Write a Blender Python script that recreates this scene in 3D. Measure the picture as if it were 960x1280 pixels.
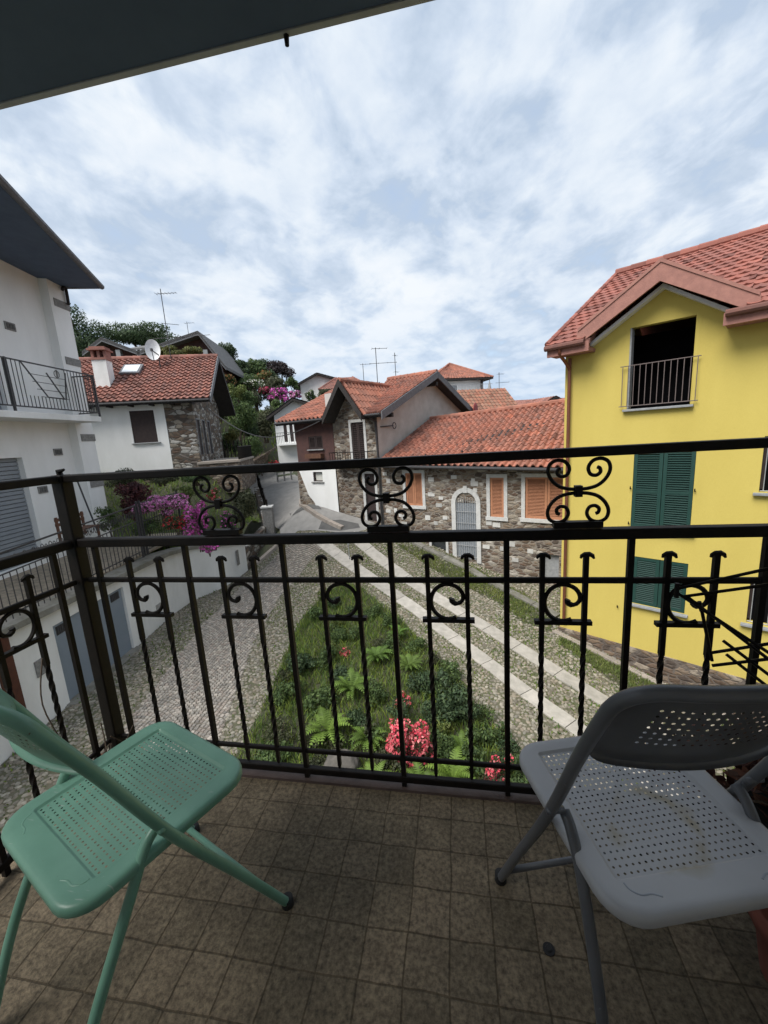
import bpy, bmesh, math, random
import numpy as np
from math import sin, cos, tan, radians, pi, sqrt, atan2
from mathutils import Vector, Matrix
from mathutils.geometry import delaunay_2d_cdt

for o in list(bpy.data.objects):
    bpy.data.objects.remove(o)
scene = bpy.context.scene
COL = scene.collection
Z3 = np.array([0, 0, 1.0])

# ------------------------------------------------------------------ camera
F, YAW, PIT, ROL = 500.0, radians(10.3), radians(10.7), radians(3.6)
CAM = np.array([0, 0, 5.57])
_f0 = np.array([-sin(YAW), cos(YAW), 0]); _r0 = np.array([cos(YAW), sin(YAW), 0])
FW = _f0 * cos(PIT) - Z3 * sin(PIT); _u0 = _f0 * sin(PIT) + Z3 * cos(PIT)
RT = cos(ROL) * _r0 - sin(ROL) * _u0; UP = sin(ROL) * _r0 + cos(ROL) * _u0
cd = bpy.data.cameras.new('camera'); cam = bpy.data.objects.new('camera', cd); COL.objects.link(cam)
cd.sensor_fit = 'VERTICAL'; cd.sensor_height = 36; cd.lens = 36 * F / 1280
cd.clip_start = 0.05; cd.clip_end = 3000
m = Matrix.Identity(4)
for i in range(3):
    m[i][0] = RT[i]; m[i][1] = UP[i]; m[i][2] = -FW[i]; m[i][3] = CAM[i]
cam.matrix_world = m
scene.camera = cam

# ------------------------------------------------------------------ sky, sun, exposure
SUN_AZ = radians(220)      # compass style: 0 = +Y, clockwise
SUN_EL = radians(53)
scene.view_settings.view_transform = 'Standard'
scene.view_settings.look = 'None'
scene.view_settings.exposure = 1.68
scene.view_settings.gamma = 1
scene.view_settings.use_curve_mapping = False
W_ = bpy.data.worlds.new('World'); scene.world = W_; W_.use_nodes = True


def build_world():
    nt = W_.node_tree; nt.nodes.clear(); N = nt.nodes.new; L = nt.links.new
    out = N('ShaderNodeOutputWorld')
    sky = N('ShaderNodeTexSky'); sky.sky_type = 'NISHITA'; sky.sun_disc = False
    sky.sun_elevation = SUN_EL; sky.sun_rotation = SUN_AZ
    sky.air_density = 1.0; sky.dust_density = 1.5
    b1 = N('ShaderNodeBackground'); b1.inputs[1].default_value = 0.09; L(sky.outputs[0], b1.inputs[0])
    tc = N('ShaderNodeTexCoord'); sp = N('ShaderNodeSeparateXYZ'); L(tc.outputs['Generated'], sp.inputs[0])

    def math_(op, a, b=None, clamp=False):
        n = N('ShaderNodeMath'); n.operation = op; n.use_clamp = clamp
        for i, v in enumerate((a, b)):
            if v is None: continue
            if isinstance(v, (int, float)): n.inputs[i].default_value = v
            else: L(v, n.inputs[i])
        return n.outputs[0]
    zc = math_('ADD', math_('MAXIMUM', sp.outputs[2], 0.0), 0.20)
    cx = math_('DIVIDE', sp.outputs[0], zc); cy = math_('DIVIDE', sp.outputs[1], zc)
    cb = N('ShaderNodeCombineXYZ'); L(cx, cb.inputs[0]); L(cy, cb.inputs[1])
    mp = N('ShaderNodeMapping'); mp.inputs['Rotation'].default_value = (0, 0, radians(35)); mp.inputs['Scale'].default_value = (1.0, 0.8, 1)
    L(cb.outputs[0], mp.inputs[0])

    def noise(scale, det, rough, dist, off):
        n = N('ShaderNodeTexNoise'); n.noise_dimensions = '3D'
        n.inputs['Scale'].default_value = scale; n.inputs['Detail'].default_value = det
        n.inputs['Roughness'].default_value = rough; n.inputs['Distortion'].default_value = dist
        mm = N('ShaderNodeMapping'); mm.inputs['Location'].default_value = off; L(mp.outputs[0], mm.inputs[0])
        L(mm.outputs[0], n.inputs['Vector']); return n.outputs[0]
    n1 = noise(1.0, 7, 0.52, 0.2, (3.1, 1.7, 0.2))      # big cloud fields
    n2 = noise(4.2, 10, 0.55, 0.25, (7.3, 2.2, 4.0))       # lumps
    n3 = noise(0.55, 4, 0.5, 0.2, (1.0, 9.0, 2.0))
    pf = N('ShaderNodeMapRange'); pf.interpolation_type = 'SMOOTHSTEP'; pf.inputs[1].default_value = 0.33; pf.inputs[2].default_value = 0.62; L(n2, pf.inputs[0])
    n4 = noise(12.0, 6, 0.55, 0.2, (2.0, 5.0, 1.0))
    mix = math_('ADD', math_('ADD', math_('MULTIPLY', n1, 0.46), math_('MULTIPLY', pf.outputs[0], 0.20)), math_('ADD', math_('MULTIPLY', n4, 0.20), math_('MULTIPLY', n3, 0.12)))
    # cover: mostly closed layer, blue gaps
    r1 = N('ShaderNodeValToRGB'); r1.color_ramp.elements[0].position = 0.28; r1.color_ramp.elements[1].position = 0.40
    r1.color_ramp.elements[0].color = (0.74,) * 3 + (1,); r1.color_ramp.elements[1].color = (1, 1, 1, 1)
    L(mix, r1.inputs[0])
    # cloud brightness
    r2 = N('ShaderNodeValToRGB'); e = r2.color_ramp.elements
    e[0].position = 0.37; e[0].color = (0.345, 0.415, 0.51, 1)
    e[1].position = 0.635; e[1].color = (0.60, 0.63, 0.665, 1)
    k = r2.color_ramp.elements.new(0.46); k.color = (0.43, 0.495, 0.585, 1)
    k = r2.color_ramp.elements.new(0.55); k.color = (0.525, 0.575, 0.635, 1)
    L(mix, r2.inputs[0])
    # towards the horizon the layer thins into pale blue air
    hz = N('ShaderNodeMapRange'); hz.inputs[1].default_value = 0.0; hz.inputs[2].default_value = 0.30
    hz.inputs[3].default_value = 0.62; hz.inputs[4].default_value = 0.0; L(sp.outputs[2], hz.inputs[0])
    mc = N('ShaderNodeMix'); mc.data_type = 'RGBA'; L(hz.outputs[0], mc.inputs[0]); L(r2.outputs[0], mc.inputs[6])
    mc.inputs[7].default_value = (0.36, 0.465, 0.60, 1)
    b2 = N('ShaderNodeBackground'); b2.inputs[1].default_value = 0.475; L(mc.outputs[2], b2.inputs[0])
    ms = N('ShaderNodeMixShader'); L(r1.outputs[0], ms.inputs[0]); L(b1.outputs[0], ms.inputs[1]); L(b2.outputs[0], ms.inputs[2])
    L(ms.outputs[0], out.inputs[0])


build_world()
sl = bpy.data.lights.new('sun', 'SUN'); sl.energy = 1.5; sl.angle = radians(36); sl.color = (1, 0.96, 0.9)
so = bpy.data.objects.new('sun', sl); COL.objects.link(so)
sdir = Vector((sin(SUN_AZ) * cos(SUN_EL), cos(SUN_AZ) * cos(SUN_EL), sin(SUN_EL)))
so.rotation_euler = sdir.to_track_quat('Z', 'Y').to_euler()
so.location = (0, -5, 30)


# ------------------------------------------------------------------ measuring helpers (real positions on real planes)
def ray(px, py): return FW + RT * (px - 480) / F - UP * (py - 640) / F
def onz(px, py, h):
    d = ray(px, py); return CAM + d * ((h - CAM[2]) / d[2])
def onp(px, py, P0, n):
    d = ray(px, py); return CAM + d * (((np.array(P0) - CAM) @ n) / (d @ n))
def atd(px, py, dep): return CAM + ray(px, py) * dep


class Fr:      # a vertical wall plane: u along it, off out of it towards the street, z up
    def __init__(s, P0, az):
        s.P0 = np.array(P0, float); a = radians(az); s.u = np.array([-sin(a), cos(a), 0]); s.n = np.cross(s.u, Z3)
        if s.n @ (CAM - s.P0) < 0: s.n = -s.n
    def uv(s, px, py, off=0):
        q = onp(px, py, s.P0 + s.n * off, s.n); return ((q - s.P0) @ s.u, q[2])
    def pt(s, u, off, z):
        q = s.P0 + s.u * u + s.n * off; return np.array([q[0], q[1], z])


# ground height: thin plate spline through measured points
CP = np.array([(2.81,11.12,-.1),(3.55,9.99,-.42),(4.72,9.20,-.73),(7.4,7.3,-1.3),(3.29,13.12,.35),(1.87,13.76,.47),(.8,14.2,.73),(-.32,14.73,1.1),
    (-2.9,15.9,1.95),(-5.05,16.85,2.39),(-7.2,17.8,2.6),(-8.83,6.83,0),(-9.28,9.28,0),(-8.8,11.9,.2),(-8.6,14.8,.45),(-8.0,2,-.1),
    (0,3,-.5),(0,7,-.25),(-4,7,0),(-4,3,-.2),(3,7,-.6),(5,3,-1.2),(9,2,-1.6),(-8,-3,-.2),(9,-3,-1.6),(0,-3,-.6),(-4.5,10.5,.2),(-1,10,.1),
    (-8.9,18.3,1.0),(-5.6,14,.9),(-3.0,12,.45),(-10.5,23,2.2),(-14,30,3.3),(-9,27,3.2),(-20,42,4.5)])


def _tps():
    n = len(CP); d = np.hypot(CP[:, None, 0] - CP[None, :, 0], CP[:, None, 1] - CP[None, :, 1])
    K = np.where(d > 1e-9, d * d * np.log(d + 1e-12), 0) + np.eye(n) * .3
    P = np.c_[np.ones(n), CP[:, 0], CP[:, 1]]
    return np.linalg.solve(np.block([[K, P], [P.T, np.zeros((3, 3))]]), np.r_[CP[:, 2], 0, 0, 0])


_w = _tps()
def smooth(a, b, x):
    t = np.clip((x - a) / (b - a), 0, 1); return t * t * (3 - 2 * t)
def G(x, y):
    x = np.asarray(x, float); y = np.asarray(y, float)
    d = np.hypot(x[..., None] - CP[:, 0], y[..., None] - CP[:, 1])
    n = len(CP)
    g = np.where(d > 1e-9, d * d * np.log(d + 1e-12), 0) @ _w[:n] + _w[n] + _w[n + 1] * x + _w[n + 2] * y
    g = np.clip(g, -2.5, 5.0)
    w = smooth(26, 60, np.hypot(x + 2, y - 10))
    return g * (1 - w) - 7 * w
def Gs(x, y): return float(G(np.array([x]), np.array([y]))[0])
def ong(px, py):
    d = ray(px, py); t = np.arange(1, 80, .05); P = CAM + d[None] * t[:, None]
    k = np.argmax(P[:, 2] < G(P[:, 0], P[:, 1])); a, b = t[k] - .05, t[k]
    for _ in range(12):
        mm = (a + b) / 2; p = CAM + d * mm
        if p[2] < Gs(p[0], p[1]): b = mm
        else: a = mm
    return CAM + d * b


# ------------------------------------------------------------------ mesh helpers
def rootloc(p):
    while p is not None and p.parent is not None: p = p.parent
    return np.array(p.location) if p is not None else np.zeros(3)


class MB:
    def __init__(s): s.v = []; s.f = []; s.c = []; s.n = 0
    def add(s, verts, faces, col=(1, 1, 1)):
        b = s.n; s.v.extend([tuple(map(float, p)) for p in verts]); s.n += len(verts)
        for f in faces: s.f.append(tuple(i + b for i in f)); s.c.append(col)
        return s
    def addn(s, V, Fc, cols=None):     # numpy bulk
        b = s.n; s.v.extend(map(tuple, np.asarray(V, float).tolist())); s.n += len(V)
        s.f.extend([tuple(r) for r in (np.asarray(Fc) + b).tolist()])
        if cols is None: s.c.extend([(1, 1, 1)] * len(Fc))
        else: s.c.extend([tuple(c) for c in np.asarray(cols).tolist()])
        return s
    def box(s, c, sx, sy, sz, X=(1, 0, 0), Y=(0, 1, 0), Zv=(0, 0, 1), col=(1, 1, 1)):
        c = np.array(c, float); X = np.array(X, float) * sx / 2; Y = np.array(Y, float) * sy / 2; Zv = np.array(Zv, float) * sz / 2
        vs = [c + i * X + j * Y + k * Zv for i in (-1, 1) for j in (-1, 1) for k in (-1, 1)]
        return s.add(vs, [(0, 1, 3, 2), (4, 6, 7, 5), (0, 4, 5, 1), (2, 3, 7, 6), (0, 2, 6, 4), (1, 5, 7, 3)], col)
    def bar(s, a, b, w, h, up=(0, 0, 1), col=(1, 1, 1)):
        a = np.array(a, float); b = np.array(b, float); d = b - a; l = np.linalg.norm(d); d /= l
        x = np.cross(d, np.array(up, float)); 
        if np.linalg.norm(x) < 1e-6: x = np.cross(d, (1, 0, 0))
        x /= np.linalg.norm(x); y = np.cross(x, d)
        return s.box((a + b) / 2, l, w, h, d, x, y, col)
    def tube(s, pts, r, seg=8, caps=True, col=(1, 1, 1), twist=0.0, flat=None):
        P = [np.array(p, float) for p in pts]; n = len(P); rings = []
        rr = r if hasattr(r, '__len__') else [r] * n
        T = []
        for i in range(n):
            t = P[min(i + 1, n - 1)] - P[max(i - 1, 0)]; T.append(t / (np.linalg.norm(t) + 1e-12))
        x = np.cross(T[0], (0.13, 0.97, 0.2) if flat is None else flat); x /= np.linalg.norm(x)
        for i in range(n):
            x = x - T[i] * (x @ T[i]); x /= np.linalg.norm(x); y = np.cross(T[i], x)
            for k in range(seg):
                a = 2 * pi * k / seg + twist * i + (pi / 4 if seg == 4 else 0); rings.append(P[i] + rr[i] * (cos(a) * x + sin(a) * y))
        fs = [(i * seg + k, i * seg + (k + 1) % seg, (i + 1) * seg + (k + 1) % seg, (i + 1) * seg + k) for i in range(n - 1) for k in range(seg)]
        if caps: fs += [tuple(range(seg))[::-1], tuple((n - 1) * seg + k for k in range(seg))]
        return s.add(rings, fs, col)
    def quad(s, a, b, c, d, col=(1, 1, 1)): return s.add([a, b, c, d], [(0, 1, 2, 3)], col)
    def prism(s, poly, vec, col=(1, 1, 1)):      # polygon (3d list) swept along vec
        n = len(poly); P = [np.array(p, float) for p in poly]; v = np.array(vec, float)
        s.add(P + [p + v for p in P], [tuple(range(n)), tuple(range(2 * n - 1, n - 1, -1))] + [(i, (i + 1) % n, (i + 1) % n + n, i + n) for i in range(n)], col)
        return s
    def build_each(s, name, mat, parent=None, **k):      # one object per loose piece
        par = list(range(s.n))
        def fd(a):
            while par[a] != a: par[a] = par[par[a]]; a = par[a]
            return a
        for f in s.f:
            for i in f[1:]: par[fd(i)] = fd(f[0])
        grp = {}
        for f, c in zip(s.f, s.c): grp.setdefault(fd(f[0]), []).append((f, c))
        out = []
        for fs in grp.values():
            ids = sorted({i for f, c in fs for i in f}); mp = {i: q for q, i in enumerate(ids)}; mb = MB()
            mb.v = [s.v[i] for i in ids]; mb.n = len(ids); mb.f = [tuple(mp[i] for i in f) for f, c in fs]; mb.c = [c for f, c in fs]; out.append(mb.build(name, mat, parent, **k))
        return out
    def build(s, name, mat, parent=None, smooth_=False, bevel=0, merge=False, kind=None, label=None):
        off = rootloc(parent)
        me = bpy.data.meshes.new(name)
        V = np.array(s.v) - off if s.n else np.zeros((0, 3))
        me.from_pydata(V.tolist(), [], s.f)
        ca = me.color_attributes.new('Col', 'FLOAT_COLOR', 'CORNER')
        lt = np.array([len(f) for f in s.f]); cc = np.repeat(np.array(s.c, float).reshape(-1, 3), lt, axis=0)
        if len(ca.data) == len(cc):
            ca.data.foreach_set('color', np.c_[cc, np.ones(len(cc))].astype(np.float32).ravel())
        bm = bmesh.new(); bm.from_mesh(me)
        if merge: bmesh.ops.remove_doubles(bm, verts=bm.verts, dist=1e-5)
        if len(bm.faces) < 60000: bmesh.ops.recalc_face_normals(bm, faces=bm.faces)
        bm.to_mesh(me); bm.free()
        if smooth_: me.polygons.foreach_set('use_smooth', [True] * len(me.polygons))
        me.materials.append(mat)
        o = bpy.data.objects.new(name, me); COL.objects.link(o)
        if parent is not None: o.parent = parent
        if bevel:
            b = o.modifiers.new('bevel', 'BEVEL'); b.width = bevel; b.segments = 2; b.limit_method = 'ANGLE'; b.angle_limit = radians(40)
        if kind: o['kind'] = kind
        if label: o['label'] = label
        return o


def thing(name, loc, label, cat, group=None):
    o = bpy.data.objects.new(name, None); COL.objects.link(o); o.location = tuple(map(float, loc)); o.empty_display_size = .1
    return tag(o, label, cat, group)
def tag(o, label, cat, group=None):
    o['label'] = label; o['category'] = cat
    if group: o['group'] = group
    return o
def copy_at(o, parent, dloc):
    c = o.copy(); COL.objects.link(c); c.parent = parent; c.location = Vector(o.location) + Vector(dloc); return c


def crom(P, n=6, closed=False):
    P = [np.array(p, float) for p in P]; out = []
    for i in range(len(P) - 1):
        p0 = P[max(i - 1, 0)]; p1 = P[i]; p2 = P[i + 1]; p3 = P[min(i + 2, len(P) - 1)]
        for k in range(n):
            t = k / n
            out.append(.5 * ((2 * p1) + (-p0 + p2) * t + (2 * p0 - 5 * p1 + 4 * p2 - p3) * t * t + (-p0 + 3 * p1 - 3 * p2 + p3) * t ** 3))
    out.append(P[-1]); return out


def inpoly(X, Y, poly):
    X = np.asarray(X); Y = np.asarray(Y); r = np.zeros(X.shape, bool); n = len(poly); j = n - 1
    for i in range(n):
        xi, yi = poly[i][:2]; xj, yj = poly[j][:2]
        c = ((yi > Y) != (yj > Y)) & (X < (xj - xi) * (Y - yi) / (yj - yi + 1e-12) + xi); r ^= c; j = i
    return r


def cdt_poly(poly, holes=(), pts=()):
    vs, es = [], []
    for lp in [poly] + list(holes):
        b = len(vs); vs += [Vector(p[:2]) for p in lp]; es += [(b + i, b + (i + 1) % len(lp)) for i in range(len(lp))]
    vs += [Vector(p) for p in pts]
    r = delaunay_2d_cdt(vs, es, [], 1, 1e-6)
    V = [tuple(v) for v in r[0]]; out = []
    for f in r[2]:
        c = np.mean([V[i] for i in f], axis=0)
        if holes and any(inpoly(np.array([c[0]]), np.array([c[1]]), h)[0] for h in holes): continue
        if not inpoly(np.array([c[0]]), np.array([c[1]]), poly)[0]: continue
        out.append(tuple(f))
    return V, out


# ------------------------------------------------------------------ materials
def mat(name, c1, c2=None, scale=6.0, rough=.8, bump=0.0, bscale=40.0, metal=0.0, detail=6, stretch=(1, 1, 1), spec=.4, lo=.35, hi=.65, extra=None, trans=0.0):
    mt = bpy.data.materials.new(name); mt.use_nodes = True; nt = mt.node_tree; N = nt.nodes.new; L = nt.links.new
    bs = nt.nodes['Principled BSDF']; bs.inputs['Roughness'].default_value = rough; bs.inputs['Metallic'].default_value = metal
    bs.inputs['Specular IOR Level'].default_value = spec
    geo = N('ShaderNodeNewGeometry'); mp = N('ShaderNodeMapping'); mp.inputs['Scale'].default_value = stretch; L(geo.outputs['Position'], mp.inputs[0])
    at = N('ShaderNodeAttribute'); at.attribute_name = 'Col'
    nz = N('ShaderNodeTexNoise'); nz.inputs['Scale'].default_value = scale; nz.inputs['Detail'].default_value = detail; nz.inputs['Roughness'].default_value = .62; L(mp.outputs[0], nz.inputs['Vector'])
    rp = N('ShaderNodeMapRange'); rp.inputs[1].default_value = lo; rp.inputs[2].default_value = hi; L(nz.outputs[0], rp.inputs[0])
    mx = N('ShaderNodeMix'); mx.data_type = 'RGBA'; L(rp.outputs[0], mx.inputs[0])
    mx.inputs[6].default_value = (*c1, 1); mx.inputs[7].default_value = (*(c2 or c1), 1)
    col = mx.outputs[2]
    if extra: col, hgt = extra(nt, N, L, mp.outputs[0], col)
    else: hgt = None
    ml = N('ShaderNodeMix'); ml.data_type = 'RGBA'; ml.blend_type = 'MULTIPLY'; ml.inputs[0].default_value = 1; L(col, ml.inputs[6]); L(at.outputs['Color'], ml.inputs[7])
    L(ml.outputs[2], bs.inputs['Base Color'])
    if bump or hgt is not None:
        bp = N('ShaderNodeBump'); bp.inputs['Strength'].default_value = bump or .5; bp.inputs['Distance'].default_value = .02
        if hgt is not None: L(hgt, bp.inputs['Height'])
        else:
            n2 = N('ShaderNodeTexNoise'); n2.inputs['Scale'].default_value = bscale; n2.inputs['Detail'].default_value = 5; L(mp.outputs[0], n2.inputs['Vector']); L(n2.outputs[0], bp.inputs['Height'])
        L(bp.outputs[0], bs.inputs['Normal'])
    if trans:
        tr = N('ShaderNodeBsdfTranslucent'); L(ml.outputs[2], tr.inputs[0]); ms = N('ShaderNodeMixShader'); ms.inputs[0].default_value = trans
        out = nt.nodes['Material Output']; L(bs.outputs[0], ms.inputs[1]); L(tr.outputs[0], ms.inputs[2]); L(ms.outputs[0], out.inputs[0])
    return mt


def rubble(sx, mortar, cols, squash=1.9):
    def ex(nt, N, L, vec, col):
        mp = N('ShaderNodeMapping'); mp.inputs['Scale'].default_value = (sx, sx, sx * squash); L(vec, mp.inputs[0])
        nw = N('ShaderNodeTexNoise'); nw.inputs['Scale'].default_value = 2.5; L(mp.outputs[0], nw.inputs['Vector'])
        ad = N('ShaderNodeMix'); ad.data_type = 'RGBA'; ad.blend_type = 'LINEAR_LIGHT'; ad.inputs[0].default_value = .25; L(mp.outputs[0], ad.inputs[6]); L(nw.outputs['Color'], ad.inputs[7])
        v1 = N('ShaderNodeTexVoronoi'); v1.inputs['Scale'].default_value = 1; L(ad.outputs[2], v1.inputs['Vector'])
        v2 = N('ShaderNodeTexVoronoi'); v2.feature = 'DISTANCE_TO_EDGE'; v2.inputs['Scale'].default_value = 1; L(ad.outputs[2], v2.inputs['Vector'])
        sp = N('ShaderNodeSeparateColor'); L(v1.outputs['Color'], sp.inputs[0])
        rp = N('ShaderNodeValToRGB'); rp.color_ramp.interpolation = 'CONSTANT'; e = rp.color_ramp.elements
        e[0].color = (*cols[0], 1); e[0].position = 0; e[1].color = (*cols[1], 1); e[1].position = 1 / len(cols)
        for i in range(2, len(cols)): k = e.new(i / len(cols)); k.color = (*cols[i], 1)
        L(sp.outputs[0], rp.inputs[0])
        m1 = N('ShaderNodeMix'); m1.data_type = 'RGBA'; m1.blend_type = 'MULTIPLY'; m1.inputs[0].default_value = .8; L(rp.outputs[0], m1.inputs[6]); L(col, m1.inputs[7])
        ed = N('ShaderNodeMapRange'); ed.inputs[1].default_value = .03; ed.inputs[2].default_value = .10; L(v2.outputs['Distance'], ed.inputs[0])
        m2 = N('ShaderNodeMix'); m2.data_type = 'RGBA'; L(ed.outputs[0], m2.inputs[0]); m2.inputs[6].default_value = (*mortar, 1); L(m1.outputs[2], m2.inputs[7])
        hh = N('ShaderNodeMapRange'); hh.inputs[1].default_value = 0; hh.inputs[2].default_value = .25; L(v2.outputs['Distance'], hh.inputs[0])
        return m2.outputs[2], hh.outputs[0]
    return ex


STN = [(.13, .095, .07), (.25, .20, .155), (.17, .125, .095), (.34, .30, .25), (.10, .08, .068), (.22, .165, .12), (.46, .43, .39), (.20, .17, .15), (.15, .10, .075)]
M = {}
M['iron'] = mat('black_iron', (.0045, .0038, .0036), (.009, .0065, .0055), 30, .5, .05, 160, spec=.18)
M['iron_far'] = mat('dark_iron', (.03, .03, .033), (.05, .048, .05), 20, .5)
M['rail_strip'] = mat('brown_strip', (.06, .042, .038), (.09, .066, .06), 15, .6, .2, 60)
M['white'] = mat('white_plaster', (.84, .84, .83), (.70, .70, .685), 1.3, .9, .2, 40, lo=.35, hi=.85, detail=9, stretch=(1, 1, .35))
M['white2'] = mat('white_plaster_old', (.80, .80, .79), (.56, .56, .535), 1.2, .9, .25, 40, lo=.35, hi=.85, detail=9, stretch=(1, 1, .4))
M['greywall'] = mat('grey_render', (.50, .485, .465), (.38, .365, .345), 1.4, .95, .25, 30)
M['yellow'] = mat('yellow_plaster', (.56, .45, .115), (.50, .395, .095), 1.3, .9, .2, 45, lo=.35, hi=.85, detail=9, stretch=(1, 1, .3))
M['brownwall'] = mat('brown_brick', (.105, .052, .045), (.075, .042, .04), 5, .9, .3, 50)
M['stone'] = mat('rubble_stone', (.95, .93, .9), (.6, .58, .55), 9, .92, .9, extra=rubble(4.0, (.23, .205, .175), STN, 2.3))
M['stone_dark'] = mat('rubble_stone_brown', (.9, .85, .8), (.55, .5, .46), 9, .92, .9, extra=rubble(4.2, (.13, .11, .095), STN[:6]))
M['stone_light'] = mat('rubble_stone_grey', (.95, .94, .93), (.6, .6, .58), 9, .92, .9, extra=rubble(2.5, (.09, .08, .07), STN + [(.42, .41, .39), (.5, .48, .45)], 2.4))
M['block'] = mat('stone_block', (.27, .265, .255), (.17, .165, .16), 14, .9, .4, 60)
M['trim'] = mat('stone_trim', (.56, .56, .55), (.46, .46, .45), 8, .85, .2, 60)
M['sill'] = mat('grey_sill', (.30, .31, .32), (.22, .23, .24), 12, .8, .2, 60)
M['tile'] = mat('clay_tile', (.30, .132, .102), (.19, .095, .078), 2.2, .85, .2, 40)
M['tile_or'] = mat('orange_tile', (.38, .15, .10), (.235, .11, .082), 2.2, .85, .2, 40)
M['tile_red'] = mat('red_concrete_tile', (.30, .108, .08), (.225, .085, .066), 2.0, .8, .15, 60)
M['tile_old'] = mat('old_tile', (.30, .115, .075), (.20, .13, .09), 3, .9, .3, 30)
M['slate'] = mat('grey_roof', (.10, .10, .105), (.15, .145, .14), 4, .8, .2, 30)
M['timber'] = mat('dark_timber', (.022, .019, .019), (.035, .03, .028), 6, .8, .3, 60)
M['timber_grey'] = mat('grey_verge', (.10, .105, .115), (.15, .15, .16), 8, .7)
M['fascia'] = mat('terracotta_fascia', (.36, .175, .14), (.29, .14, .115), 8, .85, .2, 50)
M['fascia_dk'] = mat('dark_fascia_board', (.17, .075, .058), (.13, .06, .05), 8, .8)  # darker terracotta for roof boarding and gutter
M['copper'] = mat('copper_pipe', (.23, .085, .05), (.17, .07, .045), 10, .45, metal=.5)
M['green'] = mat('green_shutter', (.009, .042, .034), (.013, .05, .041), 5, .55)
M['orange'] = mat('orange_shutter', (.46, .21, .115), (.39, .18, .10), 8, .7)
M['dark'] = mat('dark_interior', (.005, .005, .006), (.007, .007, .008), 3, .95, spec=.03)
M['brownwood'] = mat('brown_shutter', (.032, .022, .022), (.045, .03, .028), 8, .7)
M['blueshut'] = mat('grey_blue_metal', (.27, .295, .325), (.235, .26, .29), 3, .55)
M['garage'] = mat('garage_door_paint', (.225, .265, .315), (.20, .24, .285), 1.2, .55)
M['glass'] = mat('window_glass', (.03, .035, .04), None, 3, .08, spec=.8)
M['skyglass'] = mat('skylight_glass', (.62, .66, .70), None, 3, .12, spec=1.0)
M['cream'] = mat('cream_door', (.62, .62, .57), None, 3, .8)
M['ground'] = mat('soil', (.075, .07, .048), (.055, .065, .03), 1.2, .95, .5, 20)
M['earth'] = mat('joint_earth', (.14, .125, .09), (.085, .095, .05), 2.2, .95, .5, 30)
M['sett'] = mat('porphyry_setts', (.42, .395, .35), (.29, .27, .24), 12, .8, .3, 60)
M['pebble'] = mat('river_pebbles', (.29, .27, .232), (.19, .175, .145), 10, .75, .2, 60)
M['granite'] = mat('granite_slab', (.46, .435, .40), (.34, .325, .295), 5, .85, .25, 80)
M['asphalt'] = mat('asphalt', (.27, .262, .25), (.21, .204, .196), 2.5, .92, .3, 80)
M['asphalt_dk'] = mat('asphalt_patch', (.085, .084, .083), (.11, .108, .105), 3, .92, .3, 80)
M['kerb'] = mat('kerb_stone', (.36, .31, .27), (.27, .24, .21), 6, .9, .3, 50)
M['conc'] = mat('mossy_concrete', (.26, .25, .23), (.15, .145, .115), 3, .95, .4, 40)
M['grass'] = mat('grass_blades', (.135, .205, .05), (.09, .155, .036), 2.0, .7, trans=.25)
M['leaf'] = mat('leaves', (.9, .9, .9), (.6, .62, .6), 2.5, .65, trans=.22)
M['petal'] = mat('petals', (1, 1, 1), (.82, .82, .84), 6, .6, trans=.25)
M['bark'] = mat('bark', (.10, .075, .055), (.06, .045, .035), 12, .95, .5, 40)
M['rock'] = mat('grey_boulder', (.13, .118, .105), (.075, .07, .062), 5, .9, .7, 14)
M['slab'] = mat('eave_boarding', (.085, .12, .185), (.07, .10, .16), 3, .8)
M['metal_lt'] = mat('grey_metal', (.42, .43, .44), (.34, .35, .36), 8, .45, metal=.3)
M['dish'] = mat('dish_white', (.62, .63, .64), (.52, .53, .54), 5, .5)
M['dish_red'] = mat('dish_red', (.30, .05, .045), (.24, .045, .04), 5, .6)
M['wood'] = mat('bench_wood', (.13, .06, .035), (.09, .045, .03), 10, .7)
M['grn_paint'] = mat('green_chair_paint', (.155, .325, .243), (.125, .275, .203), 9, .34, .06, 90, spec=.5)
M['gry_paint'] = mat('grey_chair_paint', (.34, .365, .405), (.30, .325, .365), 5, .34, .06, 90, spec=.5)
M['gry_tube'] = mat('grey_chair_tube', (.12, .125, .135), (.095, .10, .11), 8, .4, .05, 90, spec=.5)
def wear(rust):
    def ex(nt, N, L, vec, col):
        n = N('ShaderNodeTexNoise'); n.inputs['Scale'].default_value = 75; n.inputs['Detail'].default_value = 5; n.inputs['Roughness'].default_value = .65; L(vec, n.inputs['Vector'])
        r = N('ShaderNodeMapRange'); r.inputs[1].default_value = .69; r.inputs[2].default_value = .74; L(n.outputs[0], r.inputs[0])
        m = N('ShaderNodeMix'); m.data_type = 'RGBA'; L(r.outputs[0], m.inputs[0]); L(col, m.inputs[6]); m.inputs[7].default_value = (*rust, 1)
        mp = N('ShaderNodeMapping'); mp.inputs['Scale'].default_value = (30, 190, 30); mp.inputs['Rotation'].default_value = (0, 0, .6); L(vec, mp.inputs[0])
        n2 = N('ShaderNodeTexNoise'); n2.inputs['Scale'].default_value = 1; n2.inputs['Detail'].default_value = 2; L(mp.outputs[0], n2.inputs['Vector'])
        r2 = N('ShaderNodeMapRange'); r2.inputs[1].default_value = .70; r2.inputs[2].default_value = .76; r2.inputs[4].default_value = .35; L(n2.outputs[0], r2.inputs[0])
        m2 = N('ShaderNodeMix'); m2.data_type = 'RGBA'; L(r2.outputs[0], m2.inputs[0]); L(m.outputs[2], m2.inputs[6]); m2.inputs[7].default_value = (.5, .5, .48, 1)
        return m2.outputs[2], None
    return ex


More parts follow.
